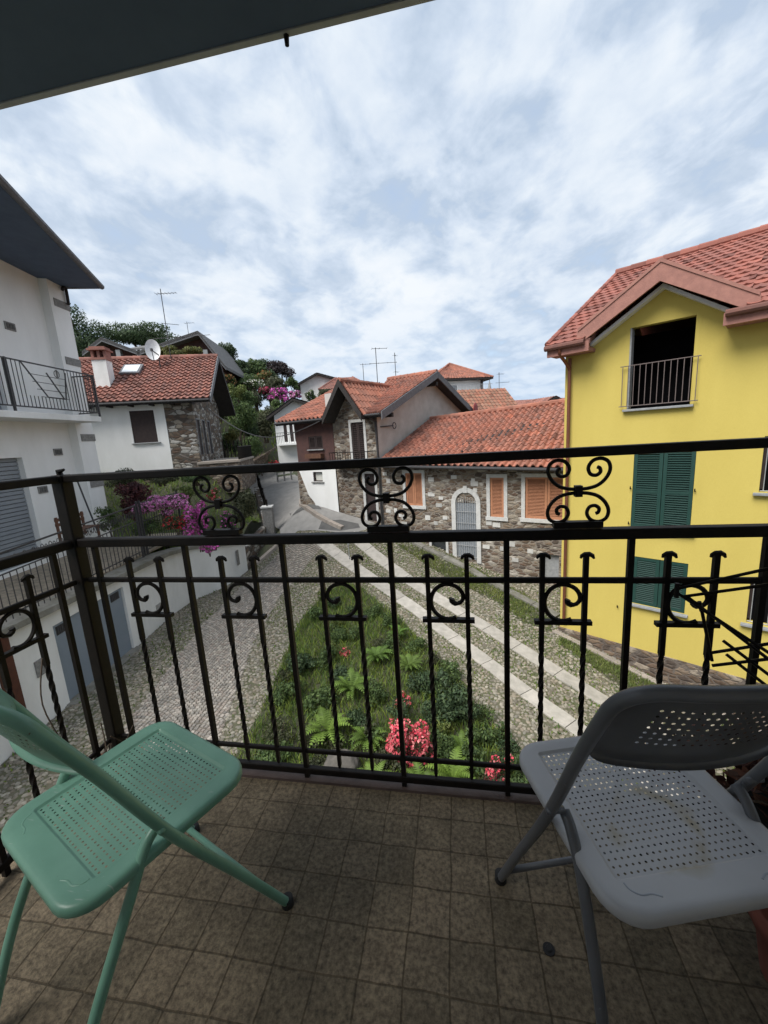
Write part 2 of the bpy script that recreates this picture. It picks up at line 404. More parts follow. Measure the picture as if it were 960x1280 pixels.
for k_, c_ in (('grn_paint', ((.155, .325, .243), (.12, .27, .20))), ('gry_tube', ((.12, .125, .135), (.09, .095, .105)))):
    M[k_] = mat(k_.replace('grn_paint', 'green_chair_enamel').replace('gry_tube', 'grey_tube_enamel'), *c_, 9, .38, 0, 90, spec=.5, extra=wear((.10, .06, .04)))
M['tan_paving'] = mat('tan_stone_paving', (.36, .30, .23), (.20, .17, .13), 7, .9, .5, 30, detail=9)
M['winrail'] = mat('window_rail_paint', (.17, .135, .13), (.13, .105, .10), 8, .6)
M['rubber'] = mat('rubber', (.015, .015, .016), None, 5, .7)
M['dry'] = mat('dry_leaves', (.16, .085, .06), (.10, .055, .045), 10, .85, trans=.1)
M['pot'] = mat('terracotta_pot', (.26, .085, .06), (.2, .07, .05), 6, .85)


def floor_extra(nt, N, L, vec, col):
    br = N('ShaderNodeTexBrick'); br.offset = 0; br.squash = 1
    mp = N('ShaderNodeMapping'); mp.inputs['Location'].default_value = (.04, -.042, 0); L(vec, mp.inputs[0])
    nw = N('ShaderNodeTexNoise'); nw.inputs['Scale'].default_value = 9; nw.inputs['Detail'].default_value = 3; L(vec, nw.inputs['Vector'])
    ad = N('ShaderNodeMix'); ad.data_type = 'RGBA'; ad.blend_type = 'LINEAR_LIGHT'; ad.inputs[0].default_value = .006; L(mp.outputs[0], ad.inputs[6]); L(nw.outputs['Color'], ad.inputs[7])
    L(ad.outputs[2], br.inputs['Vector'])
    br.inputs['Scale'].default_value = 1; br.inputs['Brick Width'].default_value = .1; br.inputs['Row Height'].default_value = .1
    br.inputs['Mortar Size'].default_value = .0024; br.inputs['Mortar Smooth'].default_value = .4
    br.inputs['Color1'].default_value = (1, 1, 1, 1); br.inputs['Color2'].default_value = (.66, .68, .66, 1); br.inputs['Mortar'].default_value = (.36, .34, .29, 1)
    m1 = N('ShaderNodeMix'); m1.data_type = 'RGBA'; m1.blend_type = 'MULTIPLY'; m1.inputs[0].default_value = .9; L(col, m1.inputs[6]); L(br.outputs['Color'], m1.inputs[7])
    # dirt: small dark mould specks and a few pale scratches
    d = N('ShaderNodeTexNoise'); d.inputs['Scale'].default_value = 85; d.inputs['Detail'].default_value = 10; d.inputs['Roughness'].default_value = .7; L(vec, d.inputs['Vector'])
    dr = N('ShaderNodeMapRange'); dr.inputs[1].default_value = .34; dr.inputs[2].default_value = .62; dr.inputs[3].default_value = .3; dr.inputs[4].default_value = 1.55; L(d.outputs[0], dr.inputs[0])
    m2 = N('ShaderNodeMix'); m2.data_type = 'RGBA'; m2.blend_type = 'MULTIPLY'; m2.inputs[0].default_value = .85; L(m1.outputs[2], m2.inputs[6]); L(dr.outputs[0], m2.inputs[7])
    sb = N('ShaderNodeMath'); sb.operation = 'MULTIPLY_ADD'; L(br.outputs['Fac'], sb.inputs[0]); sb.inputs[1].default_value = -1.0
    ds = N('ShaderNodeMath'); ds.operation = 'MULTIPLY'; L(d.outputs[0], ds.inputs[0]); ds.inputs[1].default_value = .5; L(ds.outputs[0], sb.inputs[2])
    return m2.outputs[2], sb.outputs[0]


M['floor'] = mat('balcony_tiles', (.20, .158, .106), (.12, .094, .062), 16, .85, .6, detail=10, lo=.3, hi=.7, extra=floor_extra)


def stain_extra(center, rad):
    def ex(nt, N, L, vec, col):
        ds = N('ShaderNodeVectorMath'); ds.operation = 'DISTANCE'; nz = N('ShaderNodeTexNoise'); nz.inputs['Scale'].default_value = 12; L(vec, nz.inputs['Vector'])
        ad = N('ShaderNodeMix'); ad.data_type = 'RGBA'; ad.blend_type = 'LINEAR_LIGHT'; ad.inputs[0].default_value = .035; L(vec, ad.inputs[6]); L(nz.outputs['Color'], ad.inputs[7])
        L(ad.outputs[2], ds.inputs[0]); ds.inputs[1].default_value = center
        a = N('ShaderNodeMath'); a.operation = 'SUBTRACT'; L(ds.outputs['Value'], a.inputs[0]); a.inputs[1].default_value = rad
        b = N('ShaderNodeMath'); b.operation = 'ABSOLUTE'; L(a.outputs[0], b.inputs[0])
        r = N('ShaderNodeMapRange'); r.inputs[1].default_value = .002; r.inputs[2].default_value = .016; r.inputs[3].default_value = 1; r.inputs[4].default_value = 0; L(b.outputs[0], r.inputs[0])
        n2 = N('ShaderNodeTexNoise'); n2.inputs['Scale'].default_value = 22; n2.inputs['Detail'].default_value = 5; L(vec, n2.inputs['Vector'])
        q = N('ShaderNodeMapRange'); q.inputs[1].default_value = .42; q.inputs[2].default_value = .62; q.inputs[4].default_value = .6; L(n2.outputs[0], q.inputs[0])
        mu = N('ShaderNodeMath'); mu.operation = 'MULTIPLY'; L(r.outputs[0], mu.inputs[0]); L(q.outputs[0], mu.inputs[1])
        mm = N('ShaderNodeMix'); mm.data_type = 'RGBA'; L(mu.outputs[0], mm.inputs[0]); L(col, mm.inputs[6]); mm.inputs[7].default_value = (.29, .225, .085, 1)
        return mm.outputs[2], None
    return ex
rng = np.random.default_rng(7)


# ------------------------------------------------------------------ building helpers
def rect(u0, u1, z0, z1): return [(u0, z0), (u1, z0), (u1, z1), (u0, z1)]
def facade(mb, fr, outline, holes=(), reveal=.16, off=0.0, col=(1, 1, 1)):
    V, Fc = cdt_poly(outline, [rect(*h) for h in holes])
    mb.add([fr.pt(u, off, z) for u, z in V], Fc, col)
    for h in holes:
        r = rect(*h)
        for i in range(4):
            a, b = r[i], r[(i + 1) % 4]
            mb.quad(fr.pt(*[a[0], off, a[1]]), fr.pt(b[0], off, b[1]), fr.pt(b[0], off - reveal, b[1]), fr.pt(a[0], off - reveal, a[1]), col)
    return mb
def fbox(mb, fr, u0, u1, o0, o1, z0, z1, col=(1, 1, 1)):
    c = fr.pt((u0 + u1) / 2, (o0 + o1) / 2, (z0 + z1) / 2)
    return mb.box(c, abs(u1 - u0), abs(o1 - o0), abs(z1 - z0), fr.u, fr.n, Z3, col)
def pane(fr, u0, u1, z0, z1, off, name, m, par):
    mb = MB(); fbox(mb, fr, u0, u1, off - .03, off, z0, z1); return mb.build(name, m, par)
def frame_(fr, u0, u1, z0, z1, o0, o1, w, name, m, par, sill=True):
    mb = MB()
    fbox(mb, fr, u0 - w, u0, o0, o1, z0, z1 + w); fbox(mb, fr, u1, u1 + w, o0, o1, z0, z1 + w); fbox(mb, fr, u0 + .001, u1 - .001, o0, o1 - .002, z1, z1 + w)
    if sill: fbox(mb, fr, u0 - w - .03, u1 + w + .03, o0, o1 + .03, z0 - w, z0 - .001)
    return mb.build(name, m, par)
def sill(fr, u0, u1, z, par, o0=-.1, o1=.1, h=.05, m='sill'):
    mb = MB(); fbox(mb, fr, u0, u1, o0, o1, z - h, z); return mb.build('sill', M[m], par, bevel=.008)
def shutters(fr, u0, u1, z0, z1, off, m, par, leaves=2, slats=18, rails=(0, 1), name='shutter'):
    w = (u1 - u0) / leaves
    for i in range(leaves):
        a, b = u0 + i * w + .006, u0 + (i + 1) * w - .006; mb = MB(); st = min(.07, w * .16)
        fbox(mb, fr, a, a + st, off, off + .045, z0, z1); fbox(mb, fr, b - st, b, off, off + .045, z0, z1)
        zs = [z0 + (z1 - z0) * r for r in rails]
        for k, zz in enumerate(zs):
            lo = zz if k == 0 else zz - st; fbox(mb, fr, a + st + .001, b - st - .001, off + .002, off + .043, lo, lo + st)
        n = slats; dz = (z1 - z0 - 2 * st) / n
        for k in range(n):
            zc = z0 + st + dz * (k + .5)
            c = fr.pt((a + b) / 2, off + .022, zc); t = fr.n * sin(.9) * -1 + Z3 * cos(.9)
            mb.box(c, b - a - 2 * st, dz * 1.25, .006, fr.u, t, np.cross(fr.u, t), (.92, .92, .92))
        mb.build(name, M[m], par)
def bars(fr, u0, u1, z0, z1, off, n, r, m, par, name='window_bars', horiz=2):
    mb = MB()
    for i in range(n + 1):
        u = u0 + (u1 - u0) * i / n; mb.tube([fr.pt(u, off, z0), fr.pt(u, off, z1)], r, 6)
    for k in range(horiz):
        z = z0 + (z1 - z0) * (k / (horiz - 1) if horiz > 1 else 1) ; mb.tube([fr.pt(u0 - .05, off, z), fr.pt(u1 + .05, off, z)], r * 1.2, 6)
    return mb.build(name, M[m], par)


def tile_quad(mb, A, B, C, D, period=.21, course=.34, amp=.03, lift=.028, stagger=False, var=.22, ns=6, flat=False, edge=.05):
    A, B, C, D = [np.array(p, float) for p in (A, B, C, D)]
    nrm = np.cross(B - A, D - A); nrm /= np.linalg.norm(nrm)
    if nrm[2] < 0: nrm = -nrm
    W = max(np.linalg.norm(B - A), np.linalg.norm(C - D)); H = max(np.linalg.norm(D - A), np.linalg.norm(C - B))
    nu = max(2, int(round(W / period))); nt = max(2, int(round(H / course))); K = nu * ns + 1
    s = np.linspace(0, 1, K)
    for k in range(nt):
        ph = .5 if (stagger and k % 2) else 0
        x = (np.arange(K) / ns + ph) % 1
        hgt = amp * np.maximum(np.cos(2 * pi * x), -.55) if not flat else amp * (np.abs(((x + .5) % 1) - .5) < .2) * np.cos((((x + .5) % 1) - .5) / .2 * pi / 2)
        rows = []
        for t, l in ((k / nt, lift), ((k + 1) / nt, .002)):
            P = (A + (B - A) * s[:, None]) * (1 - t) + (D + (C - D) * s[:, None]) * t
            rows.append(P + nrm * (hgt + l)[:, None])
        low = rows[0] - nrm * (lift + .01)
        V = np.vstack([low, rows[0], rows[1]]); i = np.arange(K - 1)
        Fc = np.vstack([np.c_[i, i + 1, i + 1 + K, i + K], np.c_[i + K, i + 1 + K, i + 1 + 2 * K, i + 2 * K]])
        tid = ((i / ns + ph + .5).astype(int)); r = rng.normal(1, var * .55, nu + 3)[tid]; hue = rng.normal(0, .05, nu + 3)[tid]
        dk = np.where(rng.random(nu + 3) < .06, .62, 1.0)[tid]; r = np.clip(r * dk, .5, 1.5)
        cc = np.c_[r * (1 + hue), r, r * (1 - hue * .5)]
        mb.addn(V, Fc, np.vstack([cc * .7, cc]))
    return mb
def roof_slab(mb, A, B, C, D, th=.10, gap=.03, col=(1, 1, 1)):
    A, B, C, D = [np.array(p, float) for p in (A, B, C, D)]
    dn = np.array([0, 0, -1.0]); P = [p + dn * gap for p in (A, B, C, D)]
    return mb.prism(P, dn * th, col)
def ridge_tiles(mb, a, b, r=.10, step=.36):
    a = np.array(a, float); b = np.array(b, float); n = max(1, int(np.linalg.norm(b - a) / step)); d = (b - a) / n
    for i in range(n):
        k = 1 + rng.normal(0, .12); p0 = a + d * i; p1 = a + d * (i + 1.06)
        mb.tube([p0, p1], [r * 1.08, r * .95], 8, True, (k, k, k))
    return mb
def gutter(fr_pts, r, m, par, name='gutter'):
    mb = MB(); mb.tube(fr_pts, r, 8); return mb.build(name, M[m], par)


def antenna(base, h, arms, label, group='roof antennas', yaw=0.0):
    t = thing('aerial', base, label, 'antenna', group); b = np.array(base, float)
    mb = MB(); mb.tube([b, b + Z3 * h], .022, 6); mb.build('mast', M['iron_far'], t)
    for (z, L, n, w, az) in arms:
        mb = MB(); d = np.array([cos(az + yaw), sin(az + yaw), 0]); p = np.array([-d[1], d[0], 0]); c = b + Z3 * z
        mb.tube([c - d * L * .25, c + d * L * .75], .014, 5)
        for i in range(n):
            q = c + d * L * (-.25 + i / (n - 1)); mb.tube([q - p * w * (1 - .4 * i / n) / 2, q + p * w * (1 - .4 * i / n) / 2], .009, 4)
        mb.build('boom', M['iron_far'], t)
    return t


# ------------------------------------------------------------------ yellow house
YF = Fr((2.81, 11.12, 0), -125)
RO = -4.7
t = thing('yellow_house', YF.pt(0, 0, 0), 'bright yellow house with red tiled roof and green shutters, right of the street', 'house')
yh = t
hol = [(1.42, 2.57, 5.83, 7.59), (1.60, 2.75, 3.08, 4.98), (1.71, 2.77, 1.17, 2.36), (3.78, 4.85, 4.03, 5.12), (3.81, 4.85, 1.27, 2.26)]
mb = MB(); facade(mb, YF, [(0, 0), (8.5, 0), (8.5, 7.42), (3.2, 7.42), (1.98, 8.36), (.74, 7.42), (0, 7.42)], hol, .2)
for a, b in (((0, 0), (0, -9.4)), ((8.5, 0), (8.5, -9.4))):
    mb.add([YF.pt(a[0], a[1], -2), YF.pt(b[0], b[1], -2), YF.pt(b[0], b[1], 7.4), YF.pt(a[0], RO, 9.9), YF.pt(a[0], a[1], 7.4)], [(0, 1, 2, 3, 4)])
mb.quad(YF.pt(0, -9.4, -2), YF.pt(8.5, -9.4, -2), YF.pt(8.5, -9.4, 7.4), YF.pt(0, -9.4, 7.4))
mb.build('wall', M['yellow'], t)
mb = MB(); fbox(mb, YF, -.03, 8.52, -.2, .045, -2.2, 0); mb.build('plinth', M['stone_dark'], t)
# openings
for nm, h in zip(('window', 'window', 'window', 'window', 'window'), hol):
    if h in hol[1:3]: continue
    w = pane(YF, h[0] - (.6 if h is hol[0] else 0), h[1] + (.6 if h is hol[0] else 0), h[2] - (.6 if h is hol[0] else 0), h[3], -1.2 if h is hol[0] else -.2, nm, M['dark'], t)
    if h is not hol[0]:
        frame_(YF, h[0] + .05, h[1] - .05, h[2] + .05, h[3] - .05, -.19, -.13, .05, 'frame', M['brownwood'], w, False)
        bars(YF, h[0] + .06, h[1] - .06, h[2] + .02, h[3], -.06, 7, .008, 'metal_lt', w, 'window_bars', 2)
shutters(YF, 1.60, 2.75, 3.09, 4.97, -.05, 'green', t, 2, 34, (0, .47, 1))
shutters(YF, 1.71, 2.77, 1.18, 2.35, -.05, 'green', t, 2, 22, (0, 1))
for (a, b, z) in ((1.33, 2.64, 5.83), (1.52, 2.84, 3.07), (1.64, 2.84, 1.16), (3.70, 4.95, 4.02), (3.73, 4.95, 1.26)): sill(YF, a, b, z, t)
mb = MB(); fbox(mb, YF, 1.40, 1.435, -.19, .008, 5.835, 7.585); mb.build('window_jamb', M['sill'], t)
bars(YF, 1.30, 2.66, 5.90, 6.78, .07, 12, .008, 'winrail', t, 'window_railing', 2)
mb = MB()
for u, z in ((1.57, 4.0), (2.78, 4.0), (1.57, 3.15), (2.78, 4.95), (1.68, 1.25), (1.42, .98)): mb.tube([YF.pt(u, -.02, z), YF.pt(u, .06, z), YF.pt(u, .06, z + .06)], .012, 6)
mb.build_each('shutter_catch', M['iron'], t)
# main roof: eave z 7.42 at off .55, 25.5 degrees to the ridge
ty = tan(radians(27.5)); ez = 7.46; RO = -4.7; RH = (.55 - RO) * ty
def YR(u, off): return YF.pt(u, off, ez + (.55 - off) * ty)
mb = MB()
kw = dict(period=.22, course=.30, amp=.022, lift=.026, stagger=True, var=.16, flat=True)
tile_quad(mb, YR(-.26, .55), YR(.62, .55), YR(.62, RO), YR(-.26, RO), **kw)
tile_quad(mb, YR(.62, -.35), YR(3.36, -.35), YR(3.36, RO), YR(.62, RO), **kw)
tile_quad(mb, YR(3.36, .55), YR(9, .55), YR(9, RO), YR(3.36, RO), **kw)
rf = mb.build('roof', M['tile_red'], t)
mb = MB(); roof_slab(mb, YR(-.24, .5), YR(.72, .5), YR(.72, RO), YR(-.24, RO)); roof_slab(mb, YR(.74, -.35), YR(3.2, -.35), YR(3.2, RO), YR(.74, RO)); roof_slab(mb, YR(3.22, .5), YR(9, .5), YR(9, RO), YR(3.22, RO))
roof_slab(mb, YF.pt(-.24, RO, ez + RH), YF.pt(9, RO, ez + RH), YF.pt(9, 2 * RO - .55, ez), YF.pt(-.24, 2 * RO - .55, ez))
mb.build('roof_boarding', M['fascia_dk'], rf)
mb = MB()
for a, b in ((-.25, .70), (3.05, 9)): fbox(mb, YF, a, b, .46, .52, 7.20, 7.42); fbox(mb, YF, a + .02, b - .02, 0.0, .46, 7.22, 7.30)
mb.build('fascia', M['fascia'], rf)
mb = MB()
for a, b in ((-.28, .62), (3.08, 9)): mb.tube([YF.pt(a, .58, 7.40), YF.pt(b, .58, 7.40)], .065, 8)
mb.build('gutter', M['fascia_dk'], rf)
mb = MB(); ridge_tiles(mb, YR(-.26, RO) + Z3 * .03, YR(9, RO) + Z3 * .03, .12, .42); ridge_tiles(mb, YR(-.26, .5) + Z3 * .02, YR(-.26, RO) + Z3 * .02, .06, .4); mb.build('ridge_tiles', M['tile_red'], rf)
# gable over the upper window
apx, slopeL, slopeR = (2.0, 8.70), ((.45), 7.72), ((3.52), 7.68)
for sgn, (ue, zee) in ((-1, slopeL), (1, slopeR)):
    A1, B1 = YF.pt(ue, .52, zee), YF.pt(apx[0], .52, apx[1])
    mb = MB(); back = lambda u, z: YF.pt(u, min(.1, .55 - (z - ez) / ty), z)
    mb.prism([A1, B1, back(apx[0], apx[1]), back(ue, zee)], (0, 0, -.07)); mb.build('gable_verge', M['fascia'], rf)
    mb = MB(); a2, b2 = YF.pt(ue + (-.02 if sgn < 0 else .02), .50, zee - .075), YF.pt(apx[0], .50, apx[1] - .075)
    mb.prism([a2, b2, b2 - Z3 * .34, a2 - Z3 * .30], -YF.n * .06); mb.build('gable_fascia', M['fascia'], rf)
    mb = MB(); a3, b3 = YF.pt(ue + (.18 if sgn < 0 else -.18), .20, zee - .30), YF.pt(apx[0], .20, apx[1] - .40)
    mb.prism([a3, b3, b3 - Z3 * .08, a3 - Z3 * .08], -YF.n * .2); mb.build('gable_moulding', M['white2'], rf)
    mb = MB(); a4, b4 = YF.pt(ue, .44, zee - .1), YF.pt(apx[0], .44, apx[1] - .1)
    mb.prism([a4, b4, YF.pt(apx[0], -.3, apx[1] - .1), YF.pt(ue, -.3, zee - .1)], (0, 0, -.03)); mb.build('gable_soffit', M['fascia'], rf)
mb = MB(); ridge_tiles(mb, YF.pt(2.0, .50, 8.665), YF.pt(2.0, -2.1, 8.665), .045, .4); mb.build('gable_ridge', M['fascia'], rf)
mb = MB(); mb.tube(crom([YF.pt(.06, .55, 7.38), YF.pt(.06, .5, 7.22), YF.pt(.10, .25, 7.05), YF.pt(.13, .09, 6.88), YF.pt(.13, .08, 6.6), YF.pt(.13, .08, .2)], 5), .04, 8); mb.build('downpipe', M['copper'], t)

# ------------------------------------------------------------------ long stone house
S = Fr((3.2935, 13.1235, 0), 66)
t = thing('long_stone_house', S.pt(3, 0, .8), 'long low rubble stone house with red tile roof, orange shutters and arched doorway', 'house')
sh = t
win = [(1.02, -.25, 2.62, 4.0), (2.34, 1.78, 2.62, 3.98), (5.68, 4.90, 2.86, 4.14)]
hol = [(-.25, 1.12, 2.62, 3.98), (1.82, 2.30, 2.60, 3.96), (4.93, 5.66, 2.86, 4.12), (2.80, 3.58, .95, 3.05), (4.02, 4.62, .95, 1.62), (.05, .55, .62, 1.45)]
mb = MB(); facade(mb, S, [(-1.6, -1), (6.78, -1), (6.78, 4.62), (-1.6, 4.35)], hol, .16)
mb.quad(S.pt(-1.6, 0, -1), S.pt(-1.6, -9, -1), S.pt(-1.6, -9, 4.3), S.pt(-1.6, 0, 4.3)); mb.build('wall', M['stone'], t)
mb = MB()      # pale quoin blocks set flush among the rubble
for k in range(95):
    u = rng.uniform(-1, 6.6); zz = rng.uniform(.9 + .2 * u * .6, 4.05); w, h = rng.uniform(.13, .27), rng.uniform(.10, .2)
    if any(a - .35 < u < b + .3 and c - .3 < zz < d + .35 for a, b, c, d in hol): continue
    g = rng.uniform(.75, 1.1); fbox(mb, S, u, u + w, -.05, .012 + .012 * rng.random(), zz, zz + h, (g, g * .99, g * .97))
mb.build_each('pale_stone', M['trim'], t)
for i, (u0, u1, z0, z1) in enumerate(hol[:3]):
    w = frame_(S, u0, u1, z0, z1, -.1, .03, .12, 'window_surround', M['trim'], t)
    shutters(S, u0, u1, z0, z1, -.06, 'orange', w, 1 if i == 1 else 2, 26)
# arched doorway
u0, u1, z0, zs = 2.80, 3.58, .95, 3.05; uc = (u0 + u1) / 2; R1 = (u1 - u0) / 2; R2 = R1 + .16
mb = MB(); fbox(mb, S, u0 - .16, u0, -.12, .05, z0 - .1, zs); fbox(mb, S, u1, u1 + .16, -.12, .05, z0 - .1, zs)
for i in range(14):
    a, b = pi * i / 14, pi * (i + 1) / 14
    q = lambda r, an: S.pt(uc + r * cos(an), .05, zs + r * sin(an)); g = .92 if i % 2 else 1.0
    mb.prism([q(R1, a), q(R2, a), q(R2, b), q(R1, b)], -S.n * .17, (g, g, g))
fbox(mb, S, uc - .07, uc + .07, -.1, .075, zs + R1 - .02, zs + R2 + .06)
dr = mb.build('door_surround', M['trim'], t)
mb = MB(); P = [(u0, z0), (u1, z0), (u1, zs)] + [(uc + R1 * cos(pi * i / 12), zs + R1 * sin(pi * i / 12)) for i in range(1, 12)] + [(u0, zs)]
mb.prism([S.pt(u, -.02, z) for u, z in P], -S.n * .03); mb.build('door', M['blueshut'], dr)
mb = MB()
for i in range(9):
    u = u0 + .05 + i * (u1 - u0 - .1) / 8; mb.tube([S.pt(u, .02, z0), S.pt(u, .02, zs + sqrt(max(R1 ** 2 - (u - uc) ** 2, 0)) * .55)], .011, 5)
for zz in np.arange(z0 + .1, zs + .1, .42): mb.tube([S.pt(u0, .025, zz), S.pt(u1, .025, zz)], .010, 5)
mb.build('door_grille', M['metal_lt'], dr)
w = frame_(S, 4.02, 4.62, .95, 1.62, -.1, .03, .1, 'window_surround', M['trim'], t, True); pane(S, 4.02, 4.62, .95, 1.62, -.1, 'pane', M['glass'], w)
pane(S, .05, .55, .62, 1.45, -.14, 'cellar_hatch', M['sill'], t)
# roof
A, B, C, D = S.pt(-1.6, .42, 4.30), S.pt(6.72, .42, 4.52), S.pt(6.72, -4.4, 6.22), S.pt(-1.6, -4.4, 6.56)
mb = MB(); tile_quad(mb, A, B, C, D, period=.235, course=.38, amp=.058, lift=.03, var=.14); rf = mb.build('roof', M['tile_or'], t)
mb = MB(); roof_slab(mb, A, B, C, D, .1, .04); roof_slab(mb, D, C, S.pt(6.72, -9, 4.4), S.pt(-1.6, -9, 4.4)); mb.build('roof_boarding', M['timber'], rf)
mb = MB(); tile_quad(mb, S.pt(-1.6, -9, 4.45), S.pt(6.72, -9, 4.45), C, D, period=.235, course=.5, amp=.04); mb.build('rear_slope', M['tile_or'], rf)
mb = MB(); ridge_tiles(mb, C + Z3 * .03, D + Z3 * .03, .11); mb.build('ridge_tiles', M['tile_or'], rf)
gutter([S.pt(-1.6, .48, 4.22), S.pt(6.7, .48, 4.44)], .055, 'iron_far', rf)
mb = MB()
for i in range(8):
    u = rng.uniform(0, 6); o = rng.uniform(-.6, -.1); zz = 4.42 + (.42 - o) * .36; c = S.pt(u, o, zz + .08); mb.box(c, .05, .08, .06, S.u, S.n)
mb.build_each('snow_stop', M['iron_far'], rf)

# ------------------------------------------------------------------ tall house in the middle (stone gable front, grey rendered side)
t = thing('gabled_stone_house', S.pt(8, 0, 2.2), 'tall stone house with steep front gable and a bare grey rendered side wall', 'house')
gh = t
hol = [(7.50, 8.14, 4.62, 6.20), (7.12, 7.62, 2.10, 4.10)]
mb = MB(); facade(mb, S, [(6.82, -1), (9.12, -1), (9.12, 6.5), (8.02, 7.62), (7.05, 6.42), (6.82, 6.42)], hol, .12); mb.build('wall', M['stone'], t)
mb = MB(); GP = [(0, 0), (-8.6, 0), (-8.6, 6.62), (-4.4, 8.2), (0, 6.40)]
mb.add([S.pt(6.82, o, z) for o, z in GP], [(0, 1, 2, 3, 4)]); mb.add([S.pt(9.12, o, z) for o, z in GP], [(0, 1, 2, 3, 4)]); mb.quad(S.pt(6.82, -8.6, 0), S.pt(9.12, -8.6, 0), S.pt(9.12, -8.6, 6.6), S.pt(6.82, -8.6, 6.6))
mb.build('side_wall', M['greywall'], t)
d = frame_(S, 7.50, 8.14, 4.62, 6.20, -.08, .03, .11, 'door_surround', M['trim'], t, False)
shutters(S, 7.50, 8.14, 4.62, 6.20, -.06, 'brownwood', d, 2, 18, name='door_shutter')
d = frame_(S, 7.12, 7.62, 2.10, 4.10, -.08, .03, .12, 'door_surround', M['trim'], t, False)
pane(S, 7.12, 7.62, 2.10, 4.10, -.05, 'door', M['brownwood'], d)
b = MB(); fbox(b, S, 7.0, 9.0, 0, .55, 4.46, 4.56); bl = b.build('balcony', M['sill'], t)
b = MB()
for i in range(15): u = 7.03 + i * .139; b.tube([S.pt(u, .52, 4.56), S.pt(u, .52, 5.0)], .012, 5)
for zz in (4.62, 5.02): b.tube([S.pt(7.0, .52, zz), S.pt(9.0, .52, zz)], .018, 5)
for u in (7.0, 9.0): b.tube([S.pt(u, .52, 5.02), S.pt(u, 0, 5.02)], .018, 5)
b.build('balcony_railing', M['iron'], bl)
# cross roof (ridge along the street)
zr, oe, ze = 8.34, .5, 6.45
A, B, C, D = S.pt(6.28, oe, ze), S.pt(9.0, oe, ze), S.pt(9.0, -4.4, zr), S.pt(6.28, -4.4, zr)
E1, E2 = S.pt(9.0, -9.3, 6.5), S.pt(6.28, -9.3, 6.5)
mb = MB(); tile_quad(mb, A, S.pt(7.3, oe, ze), S.pt(9.0, -4.4, zr), D, period=.235, course=.38, amp=.055, var=.13)
rf = mb.build('roof', M['tile_or'], t)
mb = MB(); tile_quad(mb, E2, E1, C, D, period=.235, course=.5, amp=.04); mb.build('rear_slope', M['tile_or'], rf)
mb = MB(); roof_slab(mb, A, S.pt(7.3, oe, ze), C, D, .12, .04); roof_slab(mb, D, C, E1, E2, .12, .04); mb.build('roof_boarding', M['timber'], rf)
for p, q in ((A, D), (D, E2)):
    mb = MB(); p2, q2 = p + Z3 * .05 , q + Z3 * .05; mb.prism([p2, q2, q2 - Z3 * .30, p2 - Z3 * .30], S.u * -.05); mb.build('verge_board', M['timber_grey'], rf)
mb = MB()
for o, zz in ((-.35, 6.55), (-4.4, 8.0), (-8.3, 6.62)): fbox(mb, S, 6.30, 6.85, o - .07, o + .07, zz - .25, zz - .08)
mb.build_each('rafter_end', M['timber'], rf)
mb = MB(); ridge_tiles(mb, D + Z3 * .03, C + Z3 * .03, .11); mb.build('ridge_tiles', M['tile_or'], rf)
# front wing roof (ridge running back from the street gable)
zr1 = 7.80; back = -3.0
for ue, zee in ((7.02, 6.42), (9.02, 6.42)):
    A, B, C, D = S.pt(ue, .72, zee), S.pt(ue, back, zee), S.pt(8.02, back, zr1), S.pt(8.02, .72, zr1)
    mb = MB(); tile_quad(mb, A, B, C, D, period=.235, course=.36, amp=.055, var=.13); w = mb.build('wing_roof', M['tile_or'], t)
    mb = MB(); roof_slab(mb, A, B, C, D, .12, .05); mb.build('wing_boarding', M['timber'], w)
    mb = MB(); mb.prism([A + Z3 * .06, D + Z3 * .06, D - Z3 * .22, A - Z3 * .22], S.n * .05); mb.build('verge_board', M['timber'], w)
mb = MB(); ridge_tiles(mb, S.pt(8.02, .72, zr1 + .03), S.pt(8.02, back, zr1 + .03), .10); mb.build('wing_ridge', M['tile_or'], t)
gutter([S.pt(6.3, .55, 6.40), S.pt(7.1, .55, 6.40)], .05, 'iron_far', t)
mb = MB(); mb.tube(crom([S.pt(6.9, .5, 6.38), S.pt(6.86, .2, 6.2), S.pt(6.84, .08, 6.0), S.pt(6.84, .08, 1.8)], 5), .045, 8); mb.build('downpipe', M['iron_far'], t)
mb = MB(); mb.tube([S.pt(6.80, -.2, 5.95), S.pt(6.72, -1.0, 5.98)], .025, 6); mb.tube([S.pt(6.72, -1.1 + .13 * cos(a), 5.98 + .13 * sin(a)) for a in np.linspace(0, 2 * pi, 13)], .018, 5); mb.build('wall_bracket', M['iron_far'], t)
red = thing('satellite_dish', S.pt(6.3, -8.9, 6.6), 'small red satellite dish at the low end of the grey gable', 'satellite dish')
mb = MB(); c = S.pt(6.1, -8.7, 6.75); mb.tube([c - S.u * -.0, c - S.u * .03, c - S.u * .06], [.34, .33, .22], 16); mb.build('bowl', M['dish_red'], red)
mb = MB(); mb.tube([S.pt(6.3, -8.9, 6.5), c], .03, 6); mb.build('arm', M['iron_far'], red)

